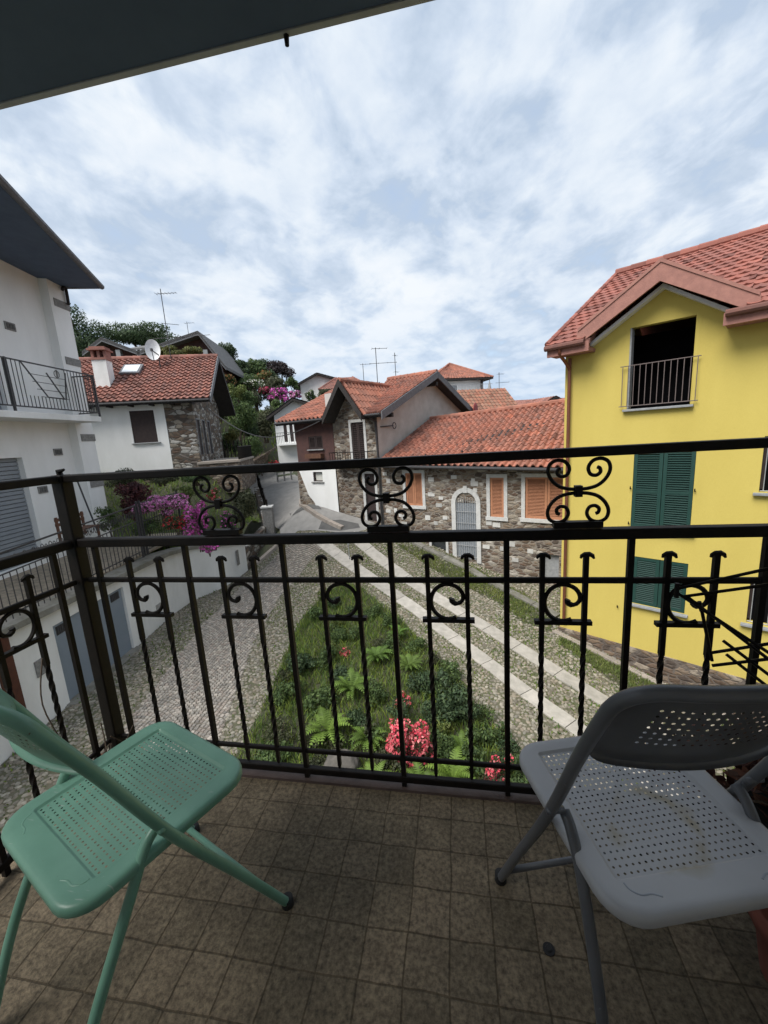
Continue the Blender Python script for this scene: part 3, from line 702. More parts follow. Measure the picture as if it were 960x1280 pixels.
# ------------------------------------------------------------------ brown house with white base
t = thing('brown_house', S.pt(10.3, 0, 2.4), 'brown walled house on a white plastered base, low orange tile roof', 'house')
hol = [(9.78, 10.62, 5.20, 5.76), ]
mb = MB(); facade(mb, S, rect(9.14, 11.4, 4.45, 6.5), hol, .12); mb.add([S.pt(11.4, 0, 4.45), S.pt(11.4, -4, 4.45), S.pt(11.4, -4, 7.6), S.pt(11.4, 0, 6.5)], [(0, 1, 2, 3)]); mb.build('wall', M['brownwall'], t)
hol2 = [(9.93, 10.50, 3.75, 4.18)]
mb = MB(); facade(mb, S, [(9.14, 0), (10.2, 0), (10.55, 2.75), (10.9, 3.1), (11.1, 3.6), (11.45, 4.45), (9.14, 4.45)], hol2, .12, off=.04); mb.build('white_base', M['white'], t)
mb = MB(); facade(mb, S, rect(9.9, 11.5, 0, 4.44), hol2, .1, off=0.02); mb.quad(S.pt(11.5, 0, 0), S.pt(11.5, -4, 0), S.pt(11.5, -4, 4.44), S.pt(11.5, 0, 4.44)); mb.build('stone_corner', M['stone'], t)
shutters(S, 9.78, 10.62, 5.20, 5.76, -.06, 'brownwood', t, 2, 10); sill(S, 9.72, 10.68, 5.19, t); sill(S, 9.85, 10.6, 3.74, t, m='block')
w = pane(S, 9.93, 10.50, 3.75, 4.18, -.08, 'window', M['cream'], t); frame_(S, 9.98, 10.45, 3.79, 4.14, -.08, -.02, .05, 'frame', M['brownwood'], w)
mb = MB(); fbox(mb, S, 9.75, 10.7, .02, .25, 4.8, 5.0); mb.build('flower_box', M['wood'], t)
A, B, C, D = S.pt(9.0, .5, 6.5), S.pt(12.1, .5, 6.5), S.pt(12.1, -3.7, 8.15), S.pt(9.0, -3.7, 8.15)
mb = MB(); tile_quad(mb, A, B, C, D, period=.235, course=.38, amp=.055, var=.13); rf = mb.build('roof', M['tile_or'], t)
mb = MB(); roof_slab(mb, A, B, C, D, .14, .04); roof_slab(mb, D, C, S.pt(12.1, -7.5, 6.5), S.pt(9, -7.5, 6.5), .14, .04); mb.build('roof_boarding', M['timber'], rf)
gutter([S.pt(9.1, .56, 6.42), S.pt(12.1, .56, 6.42)], .05, 'iron_far', rf)
mb = MB(); fbox(mb, S, 9.75, 10.15, -1.2, -.8, 6.7, 7.6); mb.build('chimney', M['greywall'], rf)
mb = MB(); mb.quad(S.pt(9.14, -7, 2), S.pt(11.4, -7, 2), S.pt(11.4, -7, 6.5), S.pt(9.14, -7, 6.5)); mb.quad(S.pt(11.4, -4, 2), S.pt(11.4, -7, 2), S.pt(11.4, -7, 6.5), S.pt(11.4, -4, 7.6)); mb.build('rear_wall', M['brownwall'], t)

# ------------------------------------------------------------------ white house on the left with terrace garage
H = Fr((-8.83, 6.83, 0), 9.5)
t = thing('white_balcony_house', H.pt(3, -3.2, 2.4), 'tall white house with dark eaves, iron balcony and roller shutter, at the left edge', 'house')
o = -3.2
hol = [(1.6, 3.74, 2.5, 5.62), (2.3, 3.63, 6.86, 9.0)]
mb = MB(); facade(mb, H, rect(-8, 6.48, 1.5, 11.38), hol, .22, off=o)
mb.quad(H.pt(6.48, o, 1.5), H.pt(6.48, o - 10, 1.5), H.pt(6.48, o - 10, 11.35), H.pt(6.48, o, 11.35)); mb.build('wall', M['white'], t)
mb = MB(); fbox(mb, H, 5.72, 6.50, o - .3, o + .28, 1.5, 11.3); pl = mb.build('corner_pillar', M['white'], t)
mb = MB()
for zz in (10.42, 8.6, 6.05, 4.42): fbox(mb, H, 5.86, 6.53, o - .2, o + .30, zz, zz + .24)
mb.build_each('stone_block', M['block'], pl)
for px, py in ((12, 408), (72, 565), (53, 612), (75, 468)):
    mb = MB(); u, z = H.uv(px, py, o); fbox(mb, H, u - .17, u + .17, o, o + .03, z - .11, z + .11)
    for k in range(3): fbox(mb, H, u - .13 + k * .09, u - .06 + k * .09, o + .03, o + .045, z - .07, z + .07, (.5, .5, .5))
    mb.build('vent_plate', M['block'], t)
for (u0, u1, z0, z1), nm in zip(hol, ('roller_shutter', 'balcony_shutter')):
    mb = MB(); n = int((z1 - z0) / .12)
    for k in range(n):
        z = z0 + (z1 - z0) * (k + .5) / n; c = H.pt((u0 + u1) / 2, o - .18, z)
        mb.box(c, u1 - u0, .03, (z1 - z0) / n * .80, H.u, H.n, Z3)
    fbox(mb, H, u0, u1, o - .24, o - .2, z0, z1, (.5, .5, .5)); mb.build(nm, M['blueshut'], t)
mb = MB(); fbox(mb, H, -8, 6.0, o - .05, o + 1.02, 6.66, 6.84); bl = mb.build('balcony', M['white2'], t, bevel=.01)
ob = o + .98
mb = MB()
for u in (2.78, 6.0): mb.box(H.pt(u, ob, 7.45), .05, .05, 1.55, H.u, H.n, Z3)
for zz in (8.20, 6.98): mb.bar(H.pt(-8, ob, zz), H.pt(6.02, ob, zz), .035, .035)
for zz in (8.20, 6.98): mb.bar(H.pt(6.0, ob, zz), H.pt(6.0, o, zz), .035, .035)
mot = [(3.2, 8.18), (3.92, 7.3), (4.46, 7.3), (4.1, 8.05), (4.62, 7.42), (4.9, 8.12)]
u = -1.0
while u < 5.95:
    if not (3.3 < u < 4.75): mb.tube([H.pt(u, ob, 6.98), H.pt(u, ob, 8.2)], .011, 5)
    else: mb.tube([H.pt(u, ob, 6.98), H.pt(u, ob, 7.3)], .011, 5)
    u += .128
for k in range(8): mb.tube([H.pt(6.0, o + .1 + k * .115, 6.98), H.pt(6.0, o + .1 + k * .115, 8.2)], .011, 5)
for zz in (7.3, 7.5, 7.7, 7.9): mb.tube([H.pt(3.3 + (8.18 - zz) * .8 * .6, ob, zz), H.pt(4.75, ob, zz)], .009, 5)
for a, b in (((3.25, 8.18), (3.95, 7.3)), ((3.95, 7.3), (4.62, 7.3)), ((4.05, 8.0), (4.55, 7.3)), ((4.62, 7.3), (4.78, 8.1))): mb.tube([H.pt(a[0], ob + .01, a[1]), H.pt(b[0], ob + .01, b[1])], .02, 5)
mb.tube([H.pt(4.45 + .1 * cos(a), ob, 8.02 + .1 * sin(a)) for a in np.linspace(0, 2 * pi, 14)], .010, 5)
mb.build('balcony_railing', M['iron_far'], bl)
# eaves: boarded underside running past the corner
e0, e1 = onz(0, 232, 11.0), onz(125, 361, 11.0); dd = (e0 - e1) / np.linalg.norm(e0 - e1)
P0 = e1 + dd * 9; P1 = e1; P2 = onz(76, 366, 11.0); d2 = (P2 - P1) / np.linalg.norm(P2 - P1); P2 = P1 + d2 * 12
P2[2] = 12.4; P3 = P0 + d2 * 12; P3[2] = 12.4
mb = MB(); mb.prism([P0, P1, P2, P3], (0, 0, .10)); rf = mb.build('roof', M['slab'], t)
mb = MB(); e = np.array([0, 0, .11]); tile_quad(mb, P0 + e, P1 + e, P2 + e, P3 + e, period=.24, course=.45, amp=.04); mb.build('roof_tiles', M['tile_old'], rf)
nn = np.array([dd[1], -dd[0], 0]); nn = nn if nn[0] > 0 else -nn
mb = MB(); mb.tube([P0 + nn * .06 + Z3 * .06, P1 + nn * .06 + Z3 * .06], .085, 8); mb.tube([P1 + Z3 * .06, P1 + d2 * 3 + Z3 * .3], .06, 8); mb.build('gutter', M['timber_grey'], rf)
c = H.pt(6.4, o + .36, 11.05); mb = MB(); mb.tube(crom([P1 + d2 * 1.25 + dd * .25, c + Z3 * .1, c - Z3 * .45], 4), .05, 8); mb.build('downpipe', M['timber'], rf)

# garage retaining wall below the terrace
t = thing('garage_wall', H.pt(2, 0, 0), 'white retaining wall with blue grey garage doors, stone coping on top', 'wall')
gw = t
E3 = ong(310, 713); wl = [H.pt(-7, 0, 0), H.pt(4.6, 0, 0), H.pt(5.7, .18, 0), np.array([-8.9, 13.4, 0]), np.array([E3[0], E3[1], 0])]
gcop = [2.5, 2.1, 1.98, 1.85, 1.62]
hol = [(0.0, 2.40, -.02, 1.90)]
mb = MB(); facade(mb, H, [(-7, -1), (4.6, -1), (4.6, 2.1), (-7, 2.5)], hol, .12)
for i in range(1, 4):
    a, b = wl[i], wl[i + 1]; mb.quad(a - Z3, b - Z3, b + Z3 * gcop[i + 1], a + Z3 * gcop[i])
lst = wl[-1]; bk = lst - H.n * 6; mb.quad(lst - Z3, bk - Z3, bk + Z3 * 1.62, lst + Z3 * 1.62)
mb.build('wall', M['white2'], t)
mb = MB()
for i in range(4):
    a, b = wl[i] + Z3 * gcop[i], wl[i + 1] + Z3 * gcop[i + 1]; mb.prism([a + H.n * .16, b + H.n * .16, b - H.n * .45, a - H.n * .45], (0, 0, .13))
mb.build('coping', M['conc'], t)
for a, b in ((.02, 1.2), (1.2, 2.38)):
    mb = MB(); fbox(mb, H, a + .006, b - .006, -.12, -.06, .02, 1.88); d = mb.build('garage_door', M['garage'], t)
    mb = MB(); x = a + .1 if a < .5 else b - .45; fbox(mb, H, x, x + .34, -.07, -.05, 1.62, 1.82)
    for k in range(5): fbox(mb, H, x + .03 + k * .06, x + .05 + k * .06, -.05, -.035, 1.63, 1.81, (1.6, 1.6, 1.6))
    mb.build('vent', M['iron_far'], d)
mb = MB(); mb.tube([H.pt(1.12, -.05, .9), H.pt(1.12, .0, .9), H.pt(1.02, .0, .9)], .012, 6); mb.build('door_handle', M['iron'], t)
mb = MB(); fbox(mb, H, -.1, 2.5, -.1, .22, -.2, .03); mb.build('threshold', M['conc'], t)
mb = MB(); fbox(mb, H, -.62, -.38, 0, .03, 1.05, 1.4); q = wl[3] * .35 + wl[4] * .65; mb.box(q + Z3 * 1.15 + H.n * .02, .03, .25, .6, H.n, H.u, Z3); fbox(mb, H, 3.7, 3.95, 0, .02, .55, .75, (1.6, 1.6, 1.6)); mb.build_each('meter_plate', M['block'], t)
mb = MB(); fbox(mb, H, -1.35, -1.1, 0, .12, -.2, 2.3, (.7, .5, .45)); mb.build('wall_post', M['wood'], t)

# terrace and garden bank
tp = [H.pt(-7, -.4, 0), H.pt(4.6, -.4, 0), H.pt(7.2, -.3, 0), H.pt(7.2, -3.6, 0), H.pt(-7, -3.6, 0)]
mb = MB(); mb.prism([np.array([p[0], p[1], 2.28]) for p in tp], (0, 0, .06)); mb.build('terrace_paving', M['tan_paving'], None, kind='structure')
for k in range(0): pass

# iron fence on the coping
t = thing('terrace_fence', H.pt(0, -.05, 2.4), 'dark iron fence with scroll band standing on the coping of the garage wall', 'fence')
mb = MB(); us = [-7, 3.64]
def ftop(u): return 3.82 + .045 * u + .0
for zz, w in ((1.0, .035), (.70, .025), (0.1, .025)):
    mb.bar(H.pt(-7, -.05, 2.42 + (ftop(-7) - 2.42) * zz), H.pt(3.64, -.05, 2.42 + (ftop(3.64) - 2.42) * zz), w, w)
mb.build('rail', M['iron_far'], t)
mb = MB(); u = -3.0
while u < 3.6: mb.tube([H.pt(u, -.05, 2.45), H.pt(u, -.05, 2.42 + (ftop(u) - 2.42) * .7)], .010, 4); u += .15
mb.build('picket', M['iron_far'], t)
mb = MB(); u = -3.0
while u < 3.5:
    zt = 2.42 + (ftop(u) - 2.42) * .85
    for s_ in (1, -1): mb.tube([H.pt(u + .11 + s_ * .055 + .05 * cos(a) * (1 - a / 14), -.05, zt + .13 * sin(a) * (1 - a / 12) * s_) for a in np.linspace(0, 7, 14)], .008, 4)
    u += .22
mb.build('scroll_band', M['iron_far'], t)
for u in (-1.6, 1.0, 3.62):
    mb = MB(); mb.box(H.pt(u, -.05, (2.4 + ftop(u)) / 2), .05, .05, ftop(u) - 2.35, H.u, H.n, Z3); mb.build('post', M['iron_far'], t)
t = thing('garden_gate', H.pt(4, -.05, 2.4), 'narrow iron garden gate between double posts beside the pink azalea', 'gate')
mb = MB()
for u in (3.72, 3.86, 6.1): mb.box(H.pt(u, -.05, 3.25), .05, .05, 1.7, H.u, H.n, Z3)
mb.build_each('post', M['iron_far'], t)
mb = MB()
for zz in (4.02, 3.45, 2.55): mb.bar(H.pt(3.9, -.05, zz), H.pt(6.1, -.05, zz + .02), .03, .03)
for k in range(16): mb.tube([H.pt(4.0 + k * .135, -.05, 2.55), H.pt(4.0 + k * .135, -.05, 4.02)], .009, 4)
mb.build('gate_leaf', M['iron_far'], t)
t = thing('clothes_pole', H.pt(5.0, -2.6, 2.3), 'thin dark pole leaning against the white corner pillar', 'pole')
mb = MB(); a, b = onp(95, 597, H.P0 - H.n * 2.8, H.n), onp(121, 662, H.P0 - H.n * 2.4, H.n); b2 = b + (b - a) * .35; mb.tube([a, b2], .025, 6); mb.build('pole', M['iron_far'], t)
t = thing('wooden_bench', H.pt(3.6, -1.7, 2.34), 'small brown wooden bench behind the terrace fence', 'bench')
mb = MB(); c = atd(90, 662, 11.0)
ua = H.u
for dz, dn in ((.35, 0), (.22, 0)): mb.box(c + Z3 * dz, 1.0, .03, .08, H.u, H.n, Z3)
mb.build('backrest', M['wood'], t)
mb = MB()
for k in range(3): mb.box(c + H.n * (.1 + .13 * k), 1.0, .11, .03, H.u, H.n, Z3)
mb.build('seat', M['wood'], t)
for s_ in (-.45, .45):
    mb = MB(); mb.box(c + H.u * s_ + Z3 * .1, .05, .05, .65, H.u, H.n, Z3); mb.box(c + H.u * s_ + H.n * .38 - Z3 * .22, .05, .05, .44, H.u, H.n, Z3); mb.build('leg', M['wood'], t)

# ------------------------------------------------------------------ white house with red roof, behind the terrace
MF = Fr(atd(150, 540, 20), -70)
t = thing('red_roofed_cottage', MF.pt(1, 0, 4.6), 'white cottage with stone corner and red tile roof, behind the pink azaleas', 'house')
mh = t
zb = 3.6
hol = [(.57, 1.70, 6.0, 7.58)]
mb = MB(); facade(mb, MF, rect(-5, 2.2, zb + 1.0, 8.1), hol, .1); mb.quad(MF.pt(-5, 0, zb), MF.pt(-5, -6, zb), MF.pt(-5, -6, 8), MF.pt(-5, 0, 8)); mb.build('wall', M['white'], t)
mb = MB(); facade(mb, MF, rect(-5, 3.55, zb - 1.5, zb + 1.2), [], .1, off=-.03)
facade(mb, MF, rect(2.2, 3.55, zb + 1.2, 8.1), [], .1, off=-.012)
cr = Fr(MF.pt(3.55, 0, 0), -70 + 90)      # gable side, u runs back
hs = [(.35, .95, 5.2, 7.05), (1.5, 2.05, 5.2, 7.05), (2.6, 3.15, 5.2, 7.05)]
facade(mb, cr, [(0, zb), (6.2, zb), (6.2, 8.0), (3.4, 10.3), (0, 8.0)], hs, .12)
mb.build('stone_corner', M['stone_light'], t)
for h in hs: w = frame_(cr, h[0], h[1], h[2], h[3], -.05, .015, .045, 'door_surround', M['sill'], t, False); pane(cr, h[0], h[1], h[2], h[3], -.04, 'door', M['brownwood'], w)
w = pane(MF, .57, 1.70, 6.0, 7.58, -.02, 'shutter', M['brownwood'], t); frame_(MF, .57, 1.70, 6.0, 7.58, -.06, .02, .07, 'window_surround', M['white'], w, False); sill(MF, .47, 1.82, 5.99, t)
zee, zrr, orr = 7.98, 10.72, -3.45
A, B, C, D = MF.pt(-5, .62, zee), MF.pt(4.58, .62, zee), MF.pt(4.45, orr, zrr), MF.pt(-5, orr, zrr)
mb = MB(); tile_quad(mb, A, B, C, D, period=.30, course=.36, amp=.05, lift=.075, var=.12); rf = mb.build('roof', M['tile'], t)
E1, E2 = MF.pt(4.45, -6.7, 7.75), MF.pt(-5, -6.7, 7.75)
mb = MB(); tile_quad(mb, E2, E1, C, D, period=.30, course=.5, amp=.05); mb.build('rear_slope', M['tile'], rf)
mb = MB(); roof_slab(mb, A, B, C, D, .14, .05); roof_slab(mb, D, C, E1, E2, .14, .05); mb.build('roof_boarding', M['timber'], rf)
mb = MB(); mb.prism([B + Z3 * .08, C + Z3 * .08, C - Z3 * .22, B - Z3 * .22], MF.u * .06); mb.build('verge_board', M['timber_grey'], rf)
mb = MB(); mb.prism([C + Z3 * .08, E1 + Z3 * .08, E1 - Z3 * .22, C - Z3 * .22], MF.u * .06); mb.build('verge_board', M['timber'], rf)
mb = MB(); ridge_tiles(mb, D + Z3 * .04, C + Z3 * .04, .12, .4); mb.build('ridge_tiles', M['tile'], rf)
gutter([MF.pt(-5, .68, zee - .08), MF.pt(4.55, .68, zee - .08)], .06, 'iron_far', rf)
mb = MB(); [fbox(mb, MF, u, u + .1, 0, .55, zee - .22, zee - .1) for u in np.arange(-4, 4.4, .95)]; mb.build_each('rafter_end', M['timber'], rf)
sl_ = (zrr - zee) / (.62 - orr)
def MR(u, off, up=0): return MF.pt(u, off, zee + (.62 - off) * sl_ + up)
# chimney: placed where its foot is seen at the tiles
q = MR(-.62, -.95); mb = MB(); fbox(mb, MF, -1.0, -.35, -1.35, -.7, q[2] - .5, q[2] + 1.15); ch = mb.build('chimney', M['white2'], rf)
mb = MB(); fbox(mb, MF, -1.05, -.3, -1.4, -.65, q[2] + 1.15, q[2] + 1.25)
for du in (-1.0, -.72, -.44): fbox(mb, MF, du, du + .12, -1.3, -.75, q[2] + 1.25, q[2] + 1.6)
fbox(mb, MF, -1.1, -.25, -1.45, -.6, q[2] + 1.6, q[2] + 1.68); fbox(mb, MF, -1.02, -.33, -1.35, -.7, q[2] + 1.68, q[2] + 1.78); mb.build('chimney_cap', M['tile'], ch)
t1, t2 = (MR(0, -1) - MR(0, 0)), MF.u; t1 /= np.linalg.norm(t1); nr = np.cross(t2, t1); nr = nr if nr[2] > 0 else -nr
c = MR(.25, -2.15); mb = MB(); mb.box(c + nr * .08, .98, 1.05, .14, t2, t1, nr); sk = mb.build('skylight', M['timber_grey'], rf)
mb = MB(); mb.box(c + nr * .157, .76, .82, .02, t2, t1, nr); mb.build('pane', M['skyglass'], sk)
base = MR(1.62, -2.35)
t = thing('satellite_dish', base, 'white satellite dish on the red tile roof beside the skylight', 'satellite dish')
dc = base + Z3 * .95 - MF.u * .25; dn = (MF.n * .95 + MF.u * .22 + Z3 * .25); dn /= np.linalg.norm(dn)
mb = MB(); ax = np.cross(dn, Z3); ax /= np.linalg.norm(ax); ay = np.cross(ax, dn); V = [dc - dn * .12]; Fc = []; n = 24
for r, dp in ((.25, -.10), (.45, -.03), (.60, .05)):
    for k in range(n): a = 2 * pi * k / n; V.append(dc + ax * r * .62 * cos(a) + ay * r * .98 * sin(a) + dn * dp)
Fc = [(0, 1 + k, 1 + (k + 1) % n) for k in range(n)] + [(1 + j * n + k, 1 + j * n + (k + 1) % n, 1 + (j + 1) * n + (k + 1) % n, 1 + (j + 1) * n + k) for j in range(2) for k in range(n)]
mb.add(V, Fc); o_ = mb.build('bowl', M['dish'], t, True)
mb = MB(); mb.tube([base - Z3 * .1, base + Z3 * .7, dc - dn * .12], .03, 6); mb.tube([dc - ay * .6, dc + dn * .6 - ay * .3], .02, 5); mb.box(dc + dn * .6 - ay * .28, .1, .1, .14); mb.build('arm', M['iron_far'], t)
# terrace at the gable side
t = thing('side_terrace', cr.pt(1.5, 1.2, 4.6), 'raised terrace with dark railing at the stone gable of the red roofed cottage', 'terrace')
mb = MB(); fbox(mb, cr, -.8, 4.2, .05, 2.1, 3.2, 4.75); mb.build('base', M['stone_dark'], t)
mb = MB(); fbox(mb, cr, -.85, 4.25, .05, 2.15, 4.75, 4.86); mb.build('coping', M['kerb'], t)
mb = MB()
for k in range(30): u = -.7 + k * .165; mb.tube([cr.pt(u, 2.05, 4.86), cr.pt(u, 2.05, 5.55)], .016, 4)
mb.bar(cr.pt(-.7, 2.05, 5.52), cr.pt(4.15, 2.05, 5.52), .04, .04)
for k in range(8): mb.tube([cr.pt(4.15, .4 + k * .22, 4.86), cr.pt(4.15, .4 + k * .22, 5.9)], .03, 4)
mb.build('railing', M['iron'], t)

# ------------------------------------------------------------------ far houses
def gable_house(name, fr, u0, u1, dep, z0, ze, zr, label, wall, roof, over=.5, wins=(), ridge='n', roofth=.16, ucr=None, cat='house', win_m='brownwood'):
    t = thing(name, fr.pt((u0 + u1) / 2, 0, z0), label, cat)
    mb = MB(); uc = ucr if ucr is not None else (u0 + u1) / 2
    hol = [tuple(w) for w in wins]
    if ridge == 'n':
        zL, zR = (ze if np.ndim(ze) == 0 else ze[0]), (ze if np.ndim(ze) == 0 else ze[1])
        facade(mb, fr, [(u0, z0), (u1, z0), (u1, zR), (uc, zr), (u0, zL)], hol, .12)
        mb.quad(fr.pt(u0, 0, z0), fr.pt(u0, -dep, z0), fr.pt(u0, -dep, zL), fr.pt(u0, 0, zL)); mb.quad(fr.pt(u1, 0, z0), fr.pt(u1, -dep, z0), fr.pt(u1, -dep, zR), fr.pt(u1, 0, zR))
        sides = []
        for ue, zz, sg in ((u0, zL, -1), (u1, zR, 1)):
            k = (zr - zz) / abs(uc - ue); a = ue + sg * over; za = zz - k * over
            sides.append((fr.pt(a, over, za + .1), fr.pt(a, -dep, za + .1), fr.pt(uc, -dep, zr + .1), fr.pt(uc, over, zr + .1)))
    else:
        facade(mb, fr, rect(u0, u1, z0, ze), hol, .12)
        for u in (u0, u1): mb.add([fr.pt(u, 0, z0), fr.pt(u, -dep, z0), fr.pt(u, -dep, ze), fr.pt(u, -dep / 2, zr), fr.pt(u, 0, ze)], [(0, 1, 2, 3, 4)])
        k = (zr - ze) / (dep / 2); sides = [(fr.pt(u0 - over, over, ze - k * over + .1), fr.pt(u1 + over, over, ze - k * over + .1), fr.pt(u1 + over, -dep / 2, zr + .1), fr.pt(u0 - over, -dep / 2, zr + .1)),
                 (fr.pt(u0 - over, -dep - over, ze - k * over + .1), fr.pt(u1 + over, -dep - over, ze - k * over + .1), fr.pt(u1 + over, -dep / 2, zr + .1), fr.pt(u0 - over, -dep / 2, zr + .1))]
    mb.build('wall', M[wall], t)
    mb = MB(); [tile_quad(mb, *s_, period=.3, course=.4, amp=.04, var=.18, ns=4) for s_ in sides]; rf = mb.build('roof', M[roof], t)
    mb = MB(); [roof_slab(mb, *s_, roofth, .04) for s_ in sides]; mb.build('roof_boarding', M['timber'], rf)
    for h in hol:
        w = pane(fr, h[0], h[1], h[2], h[3], -.06, 'window', M[win_m], t)
    return t
def hip_house(name, fr, u0, u1, dep, z0, ze, zr, label, wall, roof, over=.6, wins=(), rl=0.0):
    t = thing(name, fr.pt((u0 + u1) / 2, 0, z0), label, 'house'); mb = MB(); hol = [tuple(w) for w in wins]
    facade(mb, fr, rect(u0, u1, z0, ze), hol, .12)
    for u in (u0, u1): mb.quad(fr.pt(u, 0, z0), fr.pt(u, -dep, z0), fr.pt(u, -dep, ze), fr.pt(u, 0, ze))
    mb.build('wall', M[wall], t)
    uc = (u0 + u1) / 2; r0, r1 = fr.pt(uc - rl / 2, -dep / 2, zr), fr.pt(uc + rl / 2, -dep / 2, zr)
    c = [fr.pt(u0 - over, over, ze), fr.pt(u1 + over, over, ze), fr.pt(u1 + over, -dep - over, ze), fr.pt(u0 - over, -dep - over, ze)]
    mb = MB()
    for a, b, p, q in ((c[0], c[1], r1, r0), (c[1], c[2], r1, r1), (c[2], c[3], r0, r1), (c[3], c[0], r0, r0)): tile_quad(mb, a, b, p, q, period=.3, course=.4, amp=.03, var=.14, ns=4)
    rf = mb.build('roof', M[roof], t)
    mb = MB(); mb.prism([p - Z3 * .04 for p in c], (0, 0, -.14)); mb.build('soffit', M['timber'], rf)
    mb = MB(); [ridge_tiles(mb, p + Z3 * .02, q + Z3 * .02, .09, .5) for p, q in ((c[0], r0), (c[1], r1))]; mb.build('hip_tiles', M[roof], rf)
    for h in hol: pane(fr, h[0], h[1], h[2], h[3], -.06, 'window', M['blueshut'], t)
    return t


WF = Fr(atd(360, 550, 31), -75)
wh = gable_house('white_far_house', WF, -.87, 2.9, 7, 2.0, (7.72, 7.95), 8.72, 'small white gabled house with a white balcony, beyond the road bend', 'white', 'slate', .5, [(-.25, .0, 5.6, 6.9), (.2, .45, 5.6, 6.9), (.55, .8, 5.6, 6.9), (.62, .95, 3.2, 5.1)], ucr=.72)
mb = MB(); fbox(mb, WF, -.75, 1.4, 0, .8, 5.36, 5.48); bl = mb.build('balcony', M['white'], wh)
mb = MB(); [mb.tube([WF.pt(-.75 + k * .12, .78, 5.48), WF.pt(-.75 + k * .12, .78, 6.3)], .012, 4) for k in range(19)]; mb.bar(WF.pt(-.75, .78, 6.3), WF.pt(1.4, .78, 6.3), .03, .03); mb.build('balcony_railing', M['iron_far'], bl)
f1 = Fr(atd(395, 485, 50), -72); a = f1.uv(376, 490)[0]; b = f1.uv(420, 490)[0]; 
gable_house('white_hill_house', f1, a, b + 1, 7, 4, (f1.uv(374, 480)[1], f1.uv(424, 477)[1]), f1.uv(396, 468)[1], 'far white house under a dark gabled roof, above the shrubs in the middle', 'white2', 'slate', .6, [(f1.uv(386, 488)[0], f1.uv(392, 488)[0], f1.uv(388, 497)[1], f1.uv(388, 488)[1])], ucr=f1.uv(396, 468)[0])
f2 = Fr(atd(425, 485, 46), -76); a = f2.uv(404, 485)[0]; b = f2.uv(458, 485)[0]
hip_house('red_brown_roof_house', f2, a, b, 6, 3, f2.uv(425, 482)[1] - .35, f2.uv(430, 468)[1] + .1, 'far house showing only its faded red hipped roof, behind the steep front gable', 'white2', 'tile', .5, rl=2.0)
f3 = Fr(atd(575, 485, 40), -68); a = f3.uv(545, 485)[0]; b = f3.uv(603, 485)[0]; ze3 = f3.uv(570, 474)[1]
h3 = hip_house('orange_hip_roof_house', f3, a, b, 5.0, 2, ze3, f3.uv(556, 453)[1] + .3, 'far white house under a pyramid shaped orange red roof', 'white', 'tile_or', .8, [(f3.uv(562, 485)[0], f3.uv(571, 485)[0], f3.uv(566, 492)[1], f3.uv(566, 481)[1])])
zb3 = f3.uv(580, 494)[1]; mb = MB(); fbox(mb, f3, a, b + .6, 0, 1.0, zb3 - .15, zb3); bl = mb.build('balcony', M['white'], h3)
mb = MB(); [mb.tube([f3.pt(a + k * .15, .95, zb3), f3.pt(a + k * .15, .95, zb3 + .9)], .015, 4) for k in range(int((b - a + .6) / .15))]; mb.bar(f3.pt(a, .95, zb3 + .9), f3.pt(b + .6, .95, zb3 + .9), .04, .04); mb.build('balcony_railing', M['metal_lt'], bl)
mb = MB(); fbox(mb, f3, f3.uv(600, 480)[0] - .1, f3.uv(600, 480)[0] + .1, .3, .5, zb3 - 1, ze3); mb.build('porch_post', M['brownwood'], h3)
p = atd(612, 492, 36); t = thing('closed_parasol', p - Z3 * 1.5, 'folded grey parasol beside the orange red hip roof', 'parasol')
mb = MB(); mb.tube([p - Z3 * 1.5, p + Z3 * 1.2], .03, 6); mb.build('pole', M['iron_far'], t)
mb = MB(); mb.tube([p - Z3 * .4, p + Z3 * .3, p + Z3 * 1.1], [.26, .18, .03], 10); mb.build('canopy', M['sill'], t)
f4 = Fr(atd(615, 505, 29), -68); a = f4.uv(572, 510)[0]; b = f4.uv(652, 510)[0]
gable_house('mottled_roof_house', f4, a, b - .3, 5, 2, f4.uv(610, 517)[1], f4.uv(610, 517)[1] + 1.9, 'house showing only its weathered mottled tile roof, behind the long orange roof', 'greywall', 'tile_old', .3, ridge='u')
f5 = Fr(atd(680, 505, 38), -70); a = f5.uv(655, 505)[0]; b = f5.uv(712, 505)[0]
gable_house('low_dark_roof_house', f5, a, b + 2, 6, 1, f5.uv(680, 506)[1], f5.uv(680, 500)[1] + .2, 'low dark red roof just showing beside the yellow house corner', 'greywall', 'tile', .4, ridge='u')
f6 = Fr(atd(705, 505, 34), -60); a = f6.uv(676, 505)[0]
gable_house('small_gable_roof', f6, a, a + 2.6, 5, 1, f6.uv(690, 503)[1] - .2, f6.uv(690, 497)[1], 'tiny dark gable peak left of the yellow house corner', 'brownwall', 'tile', .3)

